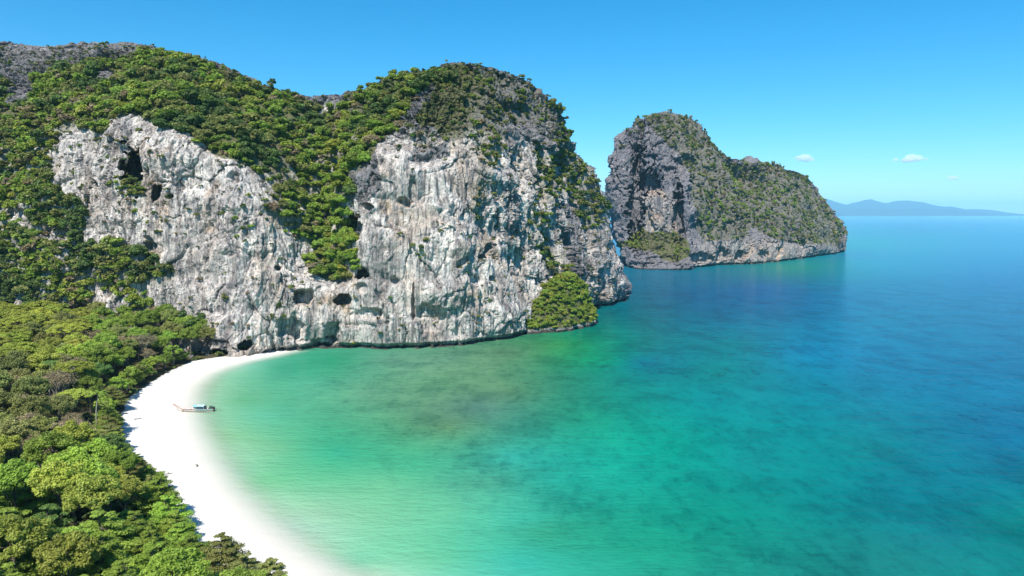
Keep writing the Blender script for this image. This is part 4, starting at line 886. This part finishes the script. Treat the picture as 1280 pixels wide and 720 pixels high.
def boulder(px, py, r, lab, seed):
    p = on_z(px, py, 1.0); u, v = np.meshgrid(np.linspace(0, 2 * math.pi, 40, endpoint=False), np.linspace(-1.2, math.pi / 2, 22), indexing='ij')
    P = np.stack([np.cos(u) * np.cos(v), np.sin(u) * np.cos(v), 0.65 * np.sin(v)], -1); P = P * r * (1 + 0.35 * fbm(P * 1.6, 3, seed))[..., None] ; zz = float(ground_z(p[:1], p[1:2])[0])
    n = P.shape[:2]; o = link('boulder', mesh_np('boulder', P, grid_faces(40, 22, True), [ROCK], attrs={'weather': np.full(n, .8), 'soil': np.zeros(n), 'ochre': np.zeros(n), 'sea': np.zeros(n)})); o.location = (p[0], p[1], zz); tag(o, lab, 'boulder')
boulder(226, 449, 2.0, 'larger grey boulder at the foot of the cliff where the sand ends', 11); boulder(238, 447.5, 1.3, 'smaller grey boulder beside the sand at the cliff foot', 15); boulder(217, 453, 1.1, 'grey boulder under the last trees at the far end of the sand', 19)

# ------------------------------------------------------------------ clouds beyond the haze
CLOUD = bpy.data.materials.new('cloud'); CLOUD.use_nodes = True; t = CLOUD.node_tree; t.nodes.clear(); ov = t.nodes.new('ShaderNodeOutputMaterial'); cv_ = t.nodes.new('ShaderNodeVolumeScatter')
cv_.inputs['Color'].default_value = (1, 1, 1, 1); cv_.inputs['Density'].default_value = 0.0034; cv_.inputs['Anisotropy'].default_value = -0.3; t.links.new(cv_.outputs[0], ov.inputs['Volume'])
def cloud(px, py, wpx, hpx, lab, n, lift):
    Y = 60000.0; c = at_Y(px, py, Y); k = Y / FPX; parts = []
    for i in range(n):
        q = float(np.clip(rng.normal(0, 0.42), -1, 1)); r = hpx * k * (0.46 - 0.30 * abs(q)) * random.uniform(0.6, 1.15)
        u, v = np.meshgrid(np.linspace(0, 2 * math.pi, 20, endpoint=False), np.linspace(-math.pi / 2, math.pi / 2, 12), indexing='ij')
        P = np.stack([np.cos(u) * np.cos(v), np.sin(u) * np.cos(v), np.sin(v)], -1); P = P * (1 + 0.25 * fbm(P * 2 + i * 7, 3, 5))[..., None]
        parts.append(((P * [r * 1.5, r * 1.2, r * 0.8] + [q * wpx * k * 0.52, random.uniform(-1, 1) * 3 * k, (lift * q * 0.2 + (1 - abs(q)) * random.uniform(-0.10, 0.42)) * hpx * k]).reshape(-1, 3), grid_faces(20, 12, True)))
    o = link('cloud', mesh_np('cloud', *cat(parts), [CLOUD], smooth=True)); o.location = c; tag(o, lab, 'cloud')
cloud(1004, 199, 26, 9, 'small white cloud just above the far rock island', 16, -0.6); cloud(1137, 199.5, 40, 10, 'larger flat white cloud in the open sky on the right', 22, 0.5); cloud(1190, 224, 16, 7, 'faintest little cloud low over the distant hills', 6, 0.2)

# ------------------------------------------------------------------ the air
bm_V, bm_F = boxm((0, 18000, 397), (100000, 56000, 806)); hz = link('haze', mesh_np('haze', bm_V, bm_F)); HZM = bpy.data.materials.new('haze'); HZM.use_nodes = True
t = HZM.node_tree; t.nodes.clear(); ov = t.nodes.new('ShaderNodeOutputMaterial'); pv = t.nodes.new('ShaderNodeVolumePrincipled'); pv.inputs['Color'].default_value = (0.40, 0.80, 1.0, 1); pv.inputs['Anisotropy'].default_value = -0.15; pv.inputs['Density'].default_value = 4e-5
t.links.new(pv.outputs[0], ov.inputs['Volume']); hz.data.materials.append(HZM); tag(hz, 'thin blue sea haze', 'haze', kind='stuff')
